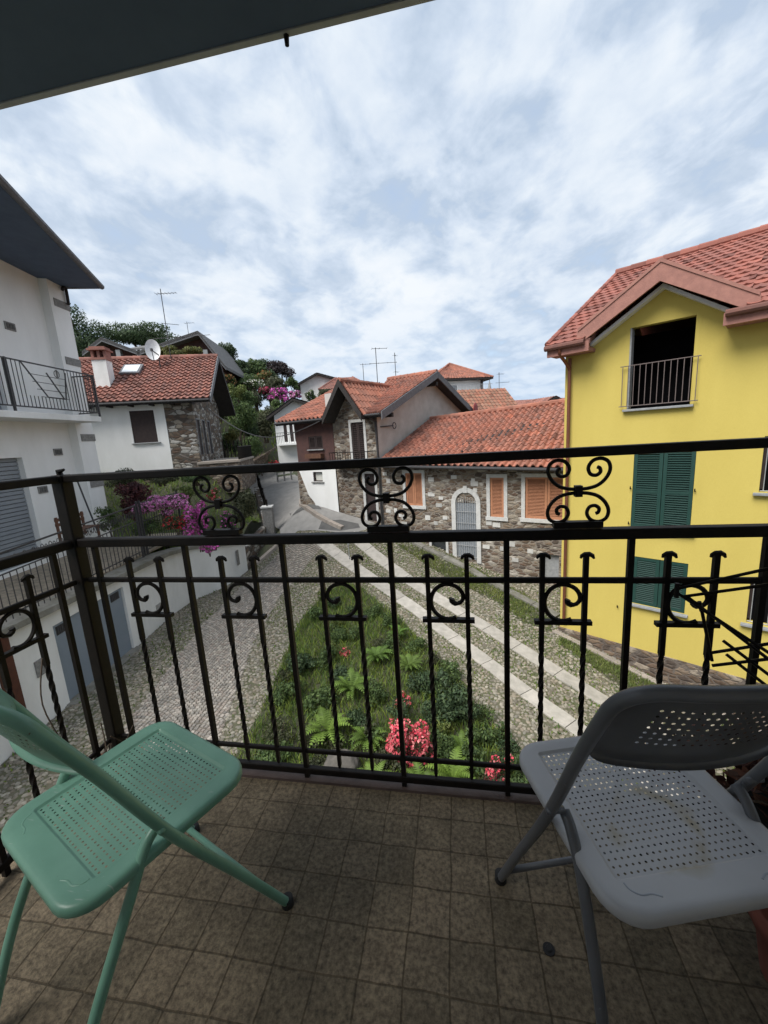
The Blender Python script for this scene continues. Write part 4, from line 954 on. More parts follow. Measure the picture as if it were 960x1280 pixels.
# grey roofed house up the slope, two gables
gF = Fr(atd(190, 440, 34), -76)
t = thing('grey_roofed_villa', gF.pt(0, 0, 10.5), 'brown villa with two grey gabled roofs standing above the red roofed cottage', 'house')
def gp(px, py, off=0): u, z = gF.uv(px, py, off); return u, z
zb = gp(190, 470)[1] - 2
for (pl, pa, pr, dp) in (((104, 440), (128, 422), (176, 440), 7), ((172, 440), (248, 414), (283, 458), 9)):
    L_, A_, R_ = gp(*pl), gp(*pa), gp(*pr); mb = MB()
    facade(mb, gF, [(L_[0] + .5, zb), (R_[0] - .6, zb), (R_[0] - .6, R_[1] + .2), (A_[0], A_[1] - .15), (L_[0] + .5, L_[1] - .05)], [], .1, off=-1.0)
    for u, zz in ((L_[0] + .5, L_[1]), (R_[0] - .6, R_[1] + .2)): mb.quad(gF.pt(u, -1, zb), gF.pt(u, -dp, zb), gF.pt(u, -dp, zz), gF.pt(u, -1, zz))
    mb.build('wall', M['brownwall'], t)
    for E_ in (L_, R_):
        a, b, c, d = gF.pt(E_[0], .2, E_[1]), gF.pt(E_[0], -dp, E_[1]), gF.pt(A_[0], -dp, A_[1]), gF.pt(A_[0], .2, A_[1])
        mb = MB(); roof_slab(mb, a, b, c, d, .26, 0); rf = mb.build('roof', M['slate'], t)
        mb = MB(); mb.prism([a - Z3 * .02, d - Z3 * .02, d - Z3 * .35, a - Z3 * .35], -gF.n * .08); mb.build('verge_board', M['timber_grey'], rf)
mb = MB()
for px in (149, 258): u = gp(px, 450)[0]; fbox(mb, gF, u - .18, u + .18, -.4, 0, zb, gp(px, 437)[1])
mb.build_each('porch_pillar', M['sill'], t)
u0, u1 = gp(150, 440)[0], gp(215, 440)[0]; mb = MB(); mb.prism([gF.pt(u0, -.6, gp(160, 434)[1]), gF.pt(u1, -.6, gp(200, 430)[1]), gF.pt(u1, -4, gp(200, 430)[1] + 1.0), gF.pt(u0, -4, gp(160, 434)[1] + 1.0)], (0, 0, -.15)); mb.build('link_roof', M['slate'], t)
u0, u1 = gp(188, 432)[0], gp(207, 430)[0]; mb = MB(); mb.prism([gF.pt(u0, -.7, gp(188, 434)[1] + .15), gF.pt(u1, -.7, gp(205, 432)[1] + .15), gF.pt(u1 + .5, -3.2, gp(205, 432)[1] + 1.0), gF.pt(u0 + .9, -3.2, gp(190, 434)[1] + 1.0)], (0, 0, .06)); mb.build('roof_window', M['skyglass'], t)

# aerials
b_ = MR(1.95, -3.3); antenna(b_ - Z3 * .2, 3.9, [(3.65, 1.1, 7, .4, .2), (2.1, .9, 2, .1, .8), (1.35, 3.2, 3, .25, .15)], 'tall aerial with a comb shaped head above the red roofed cottage')
def ant_px(px, py0, py1, dep, arms, label):
    a = atd(px, py0, dep); hgt = atd(px, py1, dep)[2] - a[2]; antenna(a, hgt, [(hgt * f_, L, n, w, az) for f_, L, n, w, az in arms], label)
ant_px(472, 478, 436, 24, [(.97, .9, 3, .5, .3), (.55, 1.6, 4, .4, .2)], 'tallest of the three aerials above the steep front gable')
ant_px(455, 478, 455, 30, [(.95, .8, 3, .4, .2)], 'short aerial left of the two taller aerials on the middle roofs')
ant_px(495, 475, 442, 26, [(.9, .25, 2, .3, 1.2), (.3, .3, 2, .3, .8)], 'bare straight aerial pole right of the tallest aerial')
ant_px(624, 487, 466, 33, [(.9, .5, 3, .4, .3), (.4, 1.1, 3, .3, .1)], 'small aerial on the mottled tile roof')
ant_px(236, 420, 403, 36, [(.9, .8, 3, .4, .2)], 'small aerial on the ridge of the grey roofed villa')

# overhead cables
t = thing('overhead_cable', MF.pt(4.4, .3, 7.4), 'thin overhead cable slung from the red roofed cottage across to the brown house', 'cable')
mb = MB(); a, b, c = MF.pt(4.4, .3, 7.45), WF.pt(-.6, 1.0, 7.3), S.pt(9.2, .7, 6.35)
mb.tube([a + (c - a) * k / 16 - Z3 * 1.0 * sin(pi * k / 16) for k in range(17)], .022, 4); mb.build('cable', M['iron_far'], t)

# our own house: eave above, unseen light-blocking wall behind, left ends cut for sun
t = thing('viewer_house', (0, -.6, 4.4), 'dark boarded eave with pale drip edge crossing the upper left corner', 'house')
mb = MB(); mb.box((2.03, -.62, 3.2), 6.94, .24, 8.5); mb.box((-1.32, -2.9, 3.2), .24, 4.3, 8.5); mb.build('wall', M['white2'], t)
mb = MB(); mb.prism([np.array(p) for p in ((-1.95, 1.42, 6.812), (5.5, 1.42, 6.812), (5.5, -.74, 7.15), (-1.95, -.74, 7.15))], (0, 0, .16)); ev = mb.build('eave', M['slab'], t)
mb = MB(); mb.box((1.775, 1.432, 6.873), 7.45, .02, .13); mb.build('drip_edge', M['metal_lt'], ev)
q = onz(358, 47, 6.803); mb = MB(); mb.tube([q + Z3 * .02, q - Z3 * .02], [.010, .007], 8); mb.build('drip_hook', M['iron'], ev)
mb = MB(); mb.prism([np.array(p) for p in ((-1.95, 1.40, 6.98), (5.5, 1.40, 6.98), (5.5, -5, 9.4), (-1.95, -5, 9.4))], (0, 0, .05)); mb.build('roof', M['tile_old'], t)
mb = MB(); mb.box((1.0, .32, 4.32), 4.7, 1.66, .16); mb.build('balcony_floor', M['floor'], None, kind='structure')
mb = MB(); mb.box((1.0, 1.158, 4.32), 4.7, .016, .15); mb.build('balcony_edge', M['conc'], None, kind='structure')
# ------------------------------------------------------------------ ground
def pxpoly(L): return [tuple(ong(x, y)[:2]) for x, y in L]
def densify(poly, step):
    out = []
    for i in range(len(poly)):
        a = np.array(poly[i]); b = np.array(poly[(i + 1) % len(poly)]); n = max(1, int(np.linalg.norm(b - a) / step))
        out += [tuple(a + (b - a) * k / n) for k in range(n)]
    return out
def sheet(mb, poly, step, dz, zf=G, jit=0.0, col=(1, 1, 1)):
    P = densify(poly, step)
    if jit: P = [(x + rng.normal(0, jit), y + rng.normal(0, jit)) for x, y in P]
    A = np.array(P); x0, y0 = A.min(0); x1, y1 = A.max(0)
    gx, gy = np.meshgrid(np.arange(x0, x1, step), np.arange(y0, y1, step)); gx = gx.ravel() + rng.uniform(-.1, .1, gx.size) * step; gy = gy.ravel()
    k = inpoly(gx, gy, P); V, Fc = cdt_poly(P, (), list(zip(gx[k], gy[k])))
    V = np.array(V); z = zf(V[:, 0], V[:, 1]) + dz
    mb.add(np.c_[V[:, :2], z], Fc, col); return P


# one base sheet out to the horizon
gx = np.r_[-1500, -700, -300, -150, -90, np.arange(-60, 60.1, 1.2), 90, 150, 300, 700, 1500]
gy = np.r_[-600, -200, -60, np.arange(-20, 80.1, 1.2), 110, 160, 300, 700, 1600]
X, Y = np.meshgrid(gx, gy); Zg = G(X, Y) - .10; nx = len(gx); ny = len(gy)
i, j = np.meshgrid(np.arange(nx - 1), np.arange(ny - 1)); i = i.ravel(); j = j.ravel()
mb = MB(); mb.addn(np.c_[X.ravel(), Y.ravel(), Zg.ravel()], np.c_[j * nx + i, j * nx + i + 1, (j + 1) * nx + i + 1, (j + 1) * nx + i]); mb.build('ground', M['ground'], None, True, kind='structure')

bed = pxpoly([(430, 728), (455, 738), (500, 775), (548, 825), (592, 880), (640, 938)]) + [(1.9, 5.3), (2.2, 3.6), (-4.6, 3.6)] + pxpoly([(262, 985), (298, 950), (332, 880), (352, 830), (374, 780), (404, 745)])
setts = pxpoly([(120, 960), (200, 850), (250, 785), (300, 735), (345, 695), (378, 668), (412, 672), (385, 705), (350, 745), (318, 800), (290, 880), (262, 960)]) 
setts = [(-6.6, 3.0)] + setts + [(-4.9, 3.0)]
grass1 = pxpoly([(498, 682), (530, 684), (562, 694), (610, 718), (655, 742), (690, 768), (688, 790), (655, 778), (620, 752), (585, 735), (535, 708)])
grass2 = pxpoly([(703, 796), (735, 812), (765, 826), (800, 842), (832, 862), (805, 868), (760, 848), (718, 818), (695, 802)])
wallside = [tuple(w[:2]) for w in (H.pt(-6, .02, 0), H.pt(4.6, .02, 0), wl[2], wl[3], wl[4])]
lane = wallside + pxpoly([(322, 706), (352, 682), (372, 664), (405, 664), (440, 668), (470, 657)]) + [tuple(S.pt(u, -.05, 0)[:2]) for u in (6.0, 4, 2, 0)] + [tuple(YF.pt(u, -.1, 0)[:2]) for u in (0, 1.2, 2.4, 4, 6, 8)] + [(8.5, 3.5), (-8.2, 1.0)]
rd = [tuple(ong(x, y)[:2]) for x, y in [(372, 664), (405, 664), (440, 668), (470, 657)]] + [tuple(S.pt(u_, .02, 0)[:2]) for u_ in (7.3, 9.2, 11.5)] + [tuple(S.pt(11.7, .1, 0)[:2]), tuple(S.pt(12.2, -5, 0)[:2]), (-11.5, 28), (-13.4, 31), (-16, 40), (-19, 40), (-15.5, 31), (-17, 27), (-13.2, 25.2), (-11.0, 21.5), (-8.9, 18.8)] + [tuple(ong(352, 682)[:2])]
s1 = [ong(*p) for p in ((400, 676), (440, 707), (480, 734), (520, 762), (560, 793), (600, 822), (660, 868), (722, 912))]; s2 = [ong(*p) for p in ((438, 668), (470, 695), (515, 728), (560, 756), (600, 780), (640, 805), (700, 843), (760, 880))]
def strip_poly(C, w):
    C = [np.array(c[:2]) for c in C]; C.append(C[-1] + (C[-1] - C[-2]) * 1.5); L_, R_ = [], []
    for k in range(len(C)):
        d = C[min(k + 1, len(C) - 1)] - C[max(k - 1, 0)]; d /= np.linalg.norm(d); p = np.array([-d[1], d[0]]); L_.append(C[k] + p * w / 2); R_.append(C[k] - p * w / 2)
    return [tuple(p) for p in L_ + R_[::-1]], C
p1, c1 = strip_poly(s1, .43); p2, c2 = strip_poly(s2, .43)


def dome_tpl():
    V = []; Fc = []
    for r, h in ((1.0, 0), (.86, .62), (.45, .95)):
        for k in range(6): V.append((r * cos(k * pi / 3), r * sin(k * pi / 3), h))
    for q in range(2):
        for k in range(6): Fc.append((q * 6 + k, q * 6 + (k + 1) % 6, q * 6 + 6 + (k + 1) % 6, q * 6 + 6 + k))
    for a, b, c, d in ((12, 13, 14, 15), (12, 15, 16, 17)): Fc.append((a, b, c, d))
    return np.array(V), np.array(Fc)
DV, DF = dome_tpl()
PEBC = np.array([(1, .97, .9), (.8, .76, .7), (1.25, 1.22, 1.15), (.62, .58, .52), (1.05, .92, .8), (1.5, 1.47, 1.42), (.72, .74, .72), (.9, .8, .68)])
def scatter(mb, pts, rmin, rmax, hgt, pal, dz):
    n = len(pts); r = rng.uniform(rmin, rmax, n); an = rng.uniform(0, 2 * pi, n); el = rng.uniform(.7, 1.35, n)
    z = G(pts[:, 0], pts[:, 1]) + dz
    V = DV[None] * np.stack([r * el, r / el, r * hgt * rng.uniform(.7, 1.3, n)], -1)[:, None, :]
    V[:, :, :2] *= rng.normal(1, .09, V[:, :, :2].shape)
    c, s_ = np.cos(an)[:, None], np.sin(an)[:, None]
    W = np.stack([V[:, :, 0] * c - V[:, :, 1] * s_ + pts[:, :1], V[:, :, 0] * s_ + V[:, :, 1] * c + pts[:, 1:2], V[:, :, 2] + z[:, None]], -1)
    Fc = (DF[None] + (np.arange(n) * len(DV))[:, None, None]).reshape(-1, 4)
    cols = (1 + (pal[rng.integers(0, len(pal), n)] - 1) * .62) * rng.uniform(.85, 1.15, (n, 1))
    mb.addn(W.reshape(-1, 3), Fc, np.repeat(cols, len(DF), 0))
def jitgrid(poly, sp, excl=(), jit=.34):
    A = np.array(poly); x0, y0 = A.min(0); x1, y1 = A.max(0); gx, gy = np.meshgrid(np.arange(x0, x1, sp), np.arange(y0, y1, sp * .9))
    gx = gx + (np.arange(gx.shape[0]) % 2)[:, None] * sp / 2; gx = gx.ravel() + rng.uniform(-jit, jit, gx.size) * sp; gy = gy.ravel() + rng.uniform(-jit, jit, gy.size) * sp
    k = inpoly(gx, gy, poly)
    for e in excl: k &= ~inpoly(gx, gy, e)
    return np.c_[gx, gy][k]


mb = MB(); sheet(mb, lane, .45, -.012)
pts = jitgrid(lane, .088, (bed, setts, p1, p2)); g = inpoly(pts[:, 0], pts[:, 1], grass1) | inpoly(pts[:, 0], pts[:, 1], grass2)
pts = pts[~g | (rng.random(len(pts)) < .25)]; dd_ = np.hypot(pts[:, 0], pts[:, 1]); pts = pts[(dd_ > 3.8) & (rng.random(len(pts)) < .96)]
scatter(mb, pts, .034, .056, .5, PEBC, -.008)
mb.build('pebble_paving', M['pebble'], None, kind='structure')
# joint earth under the pebbles: own thin sheet just above the pebble base
mb = MB(); sheet(mb, lane, .45, -.002); mb.build('paving_joint_earth', M['earth'], None, kind='structure')
# porphyry setts laid in fans
mb = MB(); sheet(mb, setts, .3, .006, col=(.42, .40, .36)); A = np.array(setts); x0, y0 = A.min(0); x1, y1 = A.max(0)
Wf, st, R_ = 1.35, .092, 1.05; P = []; an = []
for col_ in range(int((x1 - x0) / Wf) + 2):
    xc = x0 + col_ * Wf
    for k in range(int((y1 - y0 + 2) / st)):
        yb = y0 - 1 + k * st
        for t_ in np.arange(-.68, .68, st / R_ * .98): P.append((xc + R_ * sin(t_) , yb + R_ * cos(t_) - R_)); an.append(-t_)
P = np.array(P); an = np.array(an); ca_, sa_ = cos(-.06), sin(-.06); k = inpoly(P[:, 0], P[:, 1], setts) & (np.hypot(P[:, 0], P[:, 1]) > 4); P = P[k] + rng.normal(0, .004, P[k].shape); an = an[k] + rng.normal(0, .08, len(P)); n = len(P)
tV = np.array([(-1, -1, 0), (1, -1, 0), (1, 1, 0), (-1, 1, 0), (-.8, -.8, 1), (.8, -.8, 1), (.8, .8, 1), (-.8, .8, 1)], float); tF = np.array([(4, 5, 6, 7), (0, 1, 5, 4), (1, 2, 6, 5), (2, 3, 7, 6), (3, 0, 4, 7)])
hs_ = rng.uniform(.034, .0415, (n, 2)); V = np.stack([tV[None, :, 0] * hs_[:, :1], tV[None, :, 1] * hs_[:, 1:], np.broadcast_to(tV[None, :, 2] * .022, (n, 8))], -1) + rng.normal(0, .003, (n, 8, 3)); c, s_ = np.cos(an)[:, None], np.sin(an)[:, None]
Wv = np.stack([V[:, :, 0] * c - V[:, :, 1] * s_ + P[:, :1], V[:, :, 0] * s_ + V[:, :, 1] * c + P[:, 1:], V[:, :, 2] + (G(P[:, 0], P[:, 1]) + .004)[:, None]], -1)
cols = np.array([(1, .98, .97), (.85, .82, .82), (1.15, 1.1, 1.08), (.92, .84, .82), (.75, .74, .75)])[rng.integers(0, 5, n)] * rng.uniform(.85, 1.12, (n, 1))
mb.addn(Wv.reshape(-1, 3), (tF[None] + (np.arange(n) * 8)[:, None, None]).reshape(-1, 4), np.repeat(cols, 5, 0)); mb.build('cobbled_street', M['sett'], None, kind='structure')
# granite wheel tracks, slab after slab
for C in (c1, c2):
    C = np.array(C); seg = np.r_[0, np.cumsum(np.hypot(*np.diff(C, axis=0).T))]; at_ = lambda s_: np.array([np.interp(s_, seg, C[:, 0]), np.interp(s_, seg, C[:, 1])])
    mb = MB(); s_ = 0
    while s_ < seg[-1] - .3:
        L_ = rng.uniform(.85, 1.35); e = min(s_ + L_, seg[-1]); g_ = rng.uniform(.88, 1.08); K = 4; top = []
        for side in (1, -1):
            row = []
            for q in range(K + 1):
                s2_ = s_ + .008 + (e - s_ - .016) * q / K; p = at_(s2_); d = at_(min(s2_ + .05, seg[-1])) - at_(max(s2_ - .05, 0)); d /= np.linalg.norm(d) + 1e-9
                w = .208 + rng.normal(0, .004); p = p + np.array([-d[1], d[0]]) * w * side; row.append((p[0], p[1], Gs(p[0], p[1]) + .034))
            top.append(row)
        V = top[0] + top[1]; V = V + [(a, b, cc - .08) for a, b, cc in V]; n1 = K + 1; n2 = 2 * n1
        Fc = [(q, q + 1, n1 + q + 1, n1 + q) for q in range(K)] + [(q, q + 1, n2 + q + 1, n2 + q) for q in range(K)] + [(n1 + q, n1 + q + 1, n2 + n1 + q + 1, n2 + n1 + q) for q in range(K)] + [(0, n1, n2 + n1, n2), (K, n1 + K, n2 + n1 + K, n2 + K)]
        mb.add(V, Fc, (g_, g_ * .99, g_ * .975)); s_ = e
    mb.build('granite_track', M['granite'], None, bevel=.006, kind='structure')
mb = MB(); sheet(mb, rd, .6, .012); mb.build('asphalt_road', M['asphalt'], None, kind='structure')
mb = MB(); sheet(mb, pxpoly([(402, 652), (425, 650), (448, 655), (450, 660), (425, 664), (398, 662)]), .3, .018); sheet(mb, pxpoly([(362, 642), (400, 634), (402, 637), (366, 645)]), .3, .018); mb.build('asphalt_patch', M['asphalt_dk'], None, kind='structure')
# kerbs
def kerb(L, w, h, m='kerb', L_=.9):
    P = [np.array(p[:2]) for p in L]; mb = MB(); seg = np.r_[0, np.cumsum([np.linalg.norm(P[k + 1] - P[k]) for k in range(len(P) - 1)])]; A = np.array(P); s_ = 0
    f_ = lambda q: np.array([np.interp(q, seg, A[:, 0]), np.interp(q, seg, A[:, 1])])
    while s_ < seg[-1] - .05:
        e = min(s_ + L_ * rng.uniform(.8, 1.2), seg[-1]); a, b = f_(s_ + .006), f_(e - .006); g_ = rng.uniform(.85, 1.12)
        mb.bar((a[0], a[1], Gs(*a) + h / 2 - .05), (b[0], b[1], Gs(*b) + h / 2 - .05), w, h + .1, col=(g_, g_, g_)); s_ = e
    return mb.build('kerb', M[m], None, bevel=.012, kind='structure')
kerb([ong(*p) for p in ((318, 708), (335, 692), (352, 680), (358, 672))], .22, .10)
kerb([ong(*p) for p in ((376, 626), (377, 634), (400, 648), (428, 661))], .2, .12)
kerb([ong(*p) for p in ((462, 656), (500, 668), (540, 690), (575, 704), (640, 742), (698, 772))], .28, .07, 'conc')
kerb([YF.pt(u, .22, 0) for u in (-.1, 1.2, 2.4, 4, 6, 8)], .16, .06)

# garden bed soil and grass strips
mb = MB(); sheet(mb, bed, .3, .03, jit=.04); mb.build('garden_soil', M['ground'], None, kind='structure')
mb = MB(); sheet(mb, grass1, .3, .008, jit=.06); sheet(mb, grass2, .3, .008, jit=.05); mb.build('verge_soil', M['ground'], None, kind='structure')


def blades(name, poly, n, hmin, hmax, w, excl=(), dens=None, zf=G, cols=((1.1, 1.05, 1), (1.45, 1.25, 1), (.85, .95, .85), (1.8, 1.45, .95))):
    A = np.array(poly); x0, y0 = A.min(0); x1, y1 = A.max(0); x = rng.uniform(x0, x1, n * 3); y = rng.uniform(y0, y1, n * 3); k = inpoly(x, y, poly)
    for e in excl: k &= ~inpoly(x, y, e)
    if dens is not None: k &= rng.random(len(x)) < dens(x, y)
    x, y = x[k][:n], y[k][:n]; n = len(x); z = zf(x, y); h = rng.uniform(hmin, hmax, n); a = rng.uniform(0, 2 * pi, n); ln = rng.uniform(.15, .8, n) * h; ld = rng.uniform(0, 2 * pi, n)
    wx, wy = np.cos(a) * w / 2, np.sin(a) * w / 2; lx, ly = np.cos(ld) * ln, np.sin(ld) * ln
    V = np.stack([np.stack([x - wx, y - wy, z], -1), np.stack([x + wx, y + wy, z], -1), np.stack([x + lx * .45 + wx * .8, y + ly * .45 + wy * .8, z + h * .62], -1), np.stack([x + lx * .45 - wx * .8, y + ly * .45 - wy * .8, z + h * .62], -1), np.stack([x + lx, y + ly, z + h * .92], -1)], 1)
    Fq = np.array([(0, 1, 2, 3)]); mb = MB(); b = (np.arange(n) * 5)[:, None]
    cc = np.array(cols)[rng.integers(0, len(cols), n)] * rng.uniform(.7, 1.3, (n, 1))
    mb.addn(V.reshape(-1, 3), b + np.array([[0, 1, 2, 3]]), cc); mb.f += [tuple(r) for r in (b + np.array([[3, 2, 4]])).tolist()]; mb.c += [tuple(r) for r in cc.tolist()]
    o = mb.build(name, M['grass'], None, kind='stuff'); return o


tag(blades('garden_grass', bed, 26000, .06, .30, .017), 'rough green grass growing through the triangular planted bed', 'grass')
def dn(x, y): return .35 + .65 * (np.sin(x * 3.1 + y * 1.7) * np.sin(y * 2.3 - x) > -.2)
mbv = blades('verge_grass', grass1, 9000, .03, .12, .016, dens=dn, cols=((1.3, 1.0, 1.2), (1.5, 1.1, 1.3), (1.1, .95, 1.0), (1.9, 1.35, 1.4))); tag(mbv, 'short patchy grass along the foot of the stone house', 'grass')
mbv = blades('kerb_grass', grass2, 3600, .03, .11, .014, dens=dn, cols=((1.3, 1.0, 1.2), (1.5, 1.1, 1.3), (1.1, .95, 1.0))); tag(mbv, 'short grass beside the kerb of the yellow house', 'grass')
big = [tuple(p) for p in lane]
def dn2(x, y): return np.clip(.10 + .35 * (np.sin(x * 1.3 + 2) * np.sin(y * .9 + x * .5) > .2) + .45 * ((x * .76 + y * .65 > 6.0) & (np.sin(x * 2.3) * np.sin(y * 1.9 + x) > -.3)), 0, 1) * (np.hypot(x, y) > 4)
mbv = blades('joint_moss', big, 30000, .025, .075, .026, excl=(bed, setts, p1, p2), dens=dn2, cols=((.8, .9, .7), (1.1, 1.1, .7), (1.2, 1.0, .6))); tag(mbv, 'moss and tiny weeds between the pebbles of the lane', 'moss')


# ------------------------------------------------------------------ plants
GREEN = {'dark': [(.062, .105, .045), (.085, .13, .052), (.05, .088, .04)], 'mid': [(.10, .158, .05), (.13, .19, .056), (.075, .125, .044)], 'lime': [(.15, .19, .045), (.11, .16, .04), (.19, .22, .06)],  # dark set also serves far trees, distance haze put into its colour
         'olive': [(.085, .095, .045), (.06, .072, .035), (.11, .115, .06)], 'maple': [(.10, .028, .034), (.07, .022, .028), (.13, .04, .04)], 'yel': [(.16, .17, .045), (.10, .12, .035), (.2, .19, .06)], 'purple': [(.035, .022, .026), (.05, .03, .03), (.028, .02, .022)]}
FLO = {'pink': [(.68, .24, .52), (.78, .36, .62), (.58, .16, .42)], 'mag': [(.64, .10, .46), (.74, .18, .56), (.52, .07, .36)], 'red': [(.62, .03, .05), (.5, .02, .035), (.72, .07, .08)], 'coral': [(.78, .10, .14), (.85, .19, .22), (.62, .05, .09), (.82, .28, .28)],
       'white': [(.7, .68, .62), (.6, .58, .5)], 'orange': [(.55, .2, .08), (.5, .28, .12)], 'crimson': [(.28, .02, .06), (.36, .04, .09)]}


def leafset(mb, C, Nn, size, pal, flat=.75):
    n = len(C); d = Nn + rng.normal(0, .55, (n, 3)); d /= np.linalg.norm(d, axis=1)[:, None]
    t = np.cross(d, rng.normal(0, 1, (n, 3))); t /= np.linalg.norm(t, axis=1)[:, None]; b = np.cross(d, t)
    L = size * rng.uniform(.6, 1.3, (n, 1)); w = L * rng.uniform(.45, flat, (n, 1)); fold = d * L * .12
    V = np.stack([C - t * L * .5, C + b * w * .5 - fold, C + t * L * .5, C - b * w * .5 - fold], 1)
    pal = np.array(pal); cc = pal[rng.integers(0, len(pal), n)] * rng.uniform(.65, 1.35, (n, 1))
    mb.addn(V.reshape(-1, 3), (np.arange(n) * 4)[:, None] + np.array([[0, 1, 2, 3]]), cc)
def crown_pts(lobes, n, shell=.45):
    lobes = np.array(lobes); w = lobes[:, 3] * lobes[:, 4]; k = rng.choice(len(lobes), n, p=w / w.sum()); d = rng.normal(0, 1, (n, 3)); d /= np.linalg.norm(d, axis=1)[:, None]
    r = (shell + (1 - shell) * rng.random(n) ** .6) * rng.uniform(.85, 1.08, n); R_ = np.stack([lobes[k, 3], lobes[k, 3], lobes[k, 4]], -1)
    return lobes[k, :3] + d * R_ * r[:, None], d
def mklobes(c, rx, rz, m, sp=.62, lo=.32, hi=.56):
    out = []
    for q in range(m):
        a = rng.uniform(0, 2 * pi); rr = sqrt(rng.random()) * sp; zz = rng.uniform(-.5, .62); s_ = rng.uniform(lo, hi)
        out.append((c[0] + rx * rr * cos(a) * (1 - .3 * abs(zz)), c[1] + rx * rr * sin(a) * (1 - .3 * abs(zz)), c[2] + rz * zz, rx * s_, rz * s_))
    return out
def depth_of(p): return (np.array(p) - CAM) @ FW
def bush(name, c, rx, rz, n, size, pal, label, cat='shrub', group=None, flower=None, nf=0, fsize=.06, lobes=9, trunk=None, fpart='blossoms', zg=None, tlabel=None):
    c = np.array(c, float); zb_ = zg if zg is not None else c[2] - rz
    t = thing(name, (c[0], c[1], zb_), label, cat, group); lb = mklobes(c, rx, rz, lobes + 5, .9, .2, .42) if name == 'azalea' else mklobes(c, rx, rz, lobes)
    mb = MB(); C, Nn = crown_pts(lb, n); leafset(mb, C, Nn, size, pal)
    mb.build('crown' if trunk else 'foliage', M['leaf'], t)
    if flower:
        mb = MB(); C, Nn = crown_pts([(a, b, z + .04 * rz, r * 1.05, q * 1.05) for a, b, z, r, q in lb], nf, .88)
        cl = C[rng.integers(0, len(C), len(C))] * .0 + C; k = np.sin(C[:, 0] * 9 / max(rx, .2)) * np.sin(C[:, 2] * 8 / max(rz, .2) + 1) > -.55; C, Nn = cl[k], Nn[k]
        leafset(mb, C, Nn + np.array([0, 0, .4]), fsize, flower, .95); mb.build(fpart, M['petal'], t)
    mb = MB(); tr = trunk or max(.015, rx * .05)
    for q in range(5 if trunk else 4):
        l_ = lb[q]; b0 = np.array([c[0] + rng.normal(0, tr * (.3 if trunk else 1.5)), c[1] + rng.normal(0, tr * (.3 if trunk else 1.5)), zb_ - .1]); e = np.array(l_[:3])
        mid = b0 * .5 + e * .5; mid[:2] = b0[:2] * .75 + e[:2] * .25
        mb.tube(crom([b0, mid, e], 4), np.linspace(tr, tr * .3, 9), 6)
    mb.build('trunk' if trunk else 'stems', M['bark'], t)
    return t
def bush_px(name, px, py, rpx, rpy, dep, n, pal, label, size=None, **k):
    c = atd(px, py, dep); return bush(name, c, rpx / F * dep, rpy / F * dep, int(n * 2.3), size or max(.05, dep * .0050), GREEN[pal], label, **k)


def fern(p, L, n, label, tone=(1, 1, 1)):
    t = thing('fern', p, label, 'fern', 'ferns in the planted bed'); mb = MB(); p = np.array(p)
    for k in range(n):
        a = 2 * pi * k / n + rng.uniform(-.3, .3); el = rng.uniform(.85, 1.4); l_ = L * rng.uniform(.7, 1.1); d = np.array([cos(a), sin(a), 0]); s_ = np.array([-sin(a), cos(a), 0])
        rach = [p + d * l_ * (q * (.30 + .75 * q)) * .66 + Z3 * l_ * (sin(el) * q * 1.25 - .62 * q * q * q) for q in np.linspace(0, 1, 17)]
        g_ = rng.uniform(.75, 1.25); base = np.array((.135, .22, .042)) * g_ * np.array(tone)
        mb.tube(rach, np.linspace(.006, .002, 17), 4, col=tuple(base * .8))
        for q in range(2, 17):
            w = l_ * .15 * sin(pi * min(1, (q / 16) * .92 + .06)) ** .8; tt = rach[q] - rach[q - 1]; tt /= np.linalg.norm(tt)
            for sg in (1, -1):
                tip = rach[q] + s_ * sg * w + tt * w * .35 - Z3 * w * .2; wd = tt * l_ * .026
                mb.add([rach[q] - wd * 1.25, rach[q] + wd * 1.25, tip + wd * .3, tip - wd * .3], [(0, 1, 2, 3)], tuple(base * rng.uniform(.85, 1.15)))
    mb.build('fronds', M['leaf'], t); mb = MB(); mb.tube([p - Z3 * .05, p + Z3 * .06], [.05, .03], 7); mb.build('crown_root', M['bark'], t)


FERNS = [((410, 930), .62, 15, 'large bright fern left of the coral azalea in the bed', (1.25, 1.2, 1)), ((440, 872), .6, 13, 'bright fern in the middle of the bed, below the small red flower', (1.1, 1.1, 1)), ((472, 832), .55, 11, 'upright fern near the narrow tip of the bed', (1, 1.05, 1)),
         ((512, 842), .5, 11, 'fern behind the coral azalea', (1.05, 1, 1)), ((462, 935), .5, 12, 'fern touching the left side of the coral azalea', (1.1, 1.1, .9)), ((566, 985), .6, 12, 'spreading fern at the foot of the railing right of the coral azalea', (1.2, 1.15, .9)),
         ((528, 992), .5, 11, 'small fern just below the coral azalea', (1.0, 1.0, .9)), ((468, 990), .5, 11, 'fern right of the grey boulder', (1.15, 1.1, 1)), ((578, 945), .42, 10, 'low fern in front of the dark leafy shrub', (.95, .95, .8)), ((498, 800), .42, 9, 'small fern at the upper right edge of the bed', (.9, 1, .9))]
for (px, py), L_, n, lab, tone in FERNS:
    p = ong(px, py); fern((p[0], p[1], p[2] + .03), L_ * 1.1, n + 12, lab, tone)
def bedbush(name, px, py, rx, rz, n, size, pal, label, **k):
    p = ong(px, py); return bush(name, (p[0], p[1], p[2] + rz * .95), rx, rz, n, size, pal, label, zg=p[2], **k)
bedbush('azalea', 517, 958, .46, .50, 1500, .055, GREEN['olive'], 'coral red azalea in full bloom in the middle of the bed', flower=FLO['coral'], nf=2300, fsize=.058, lobes=10)
bedbush('azalea', 505, 885, .2, .2, 300, .05, GREEN['olive'], 'small coral azalea sprig behind the big blooming one', flower=FLO['coral'], nf=260, fsize=.055, lobes=5)
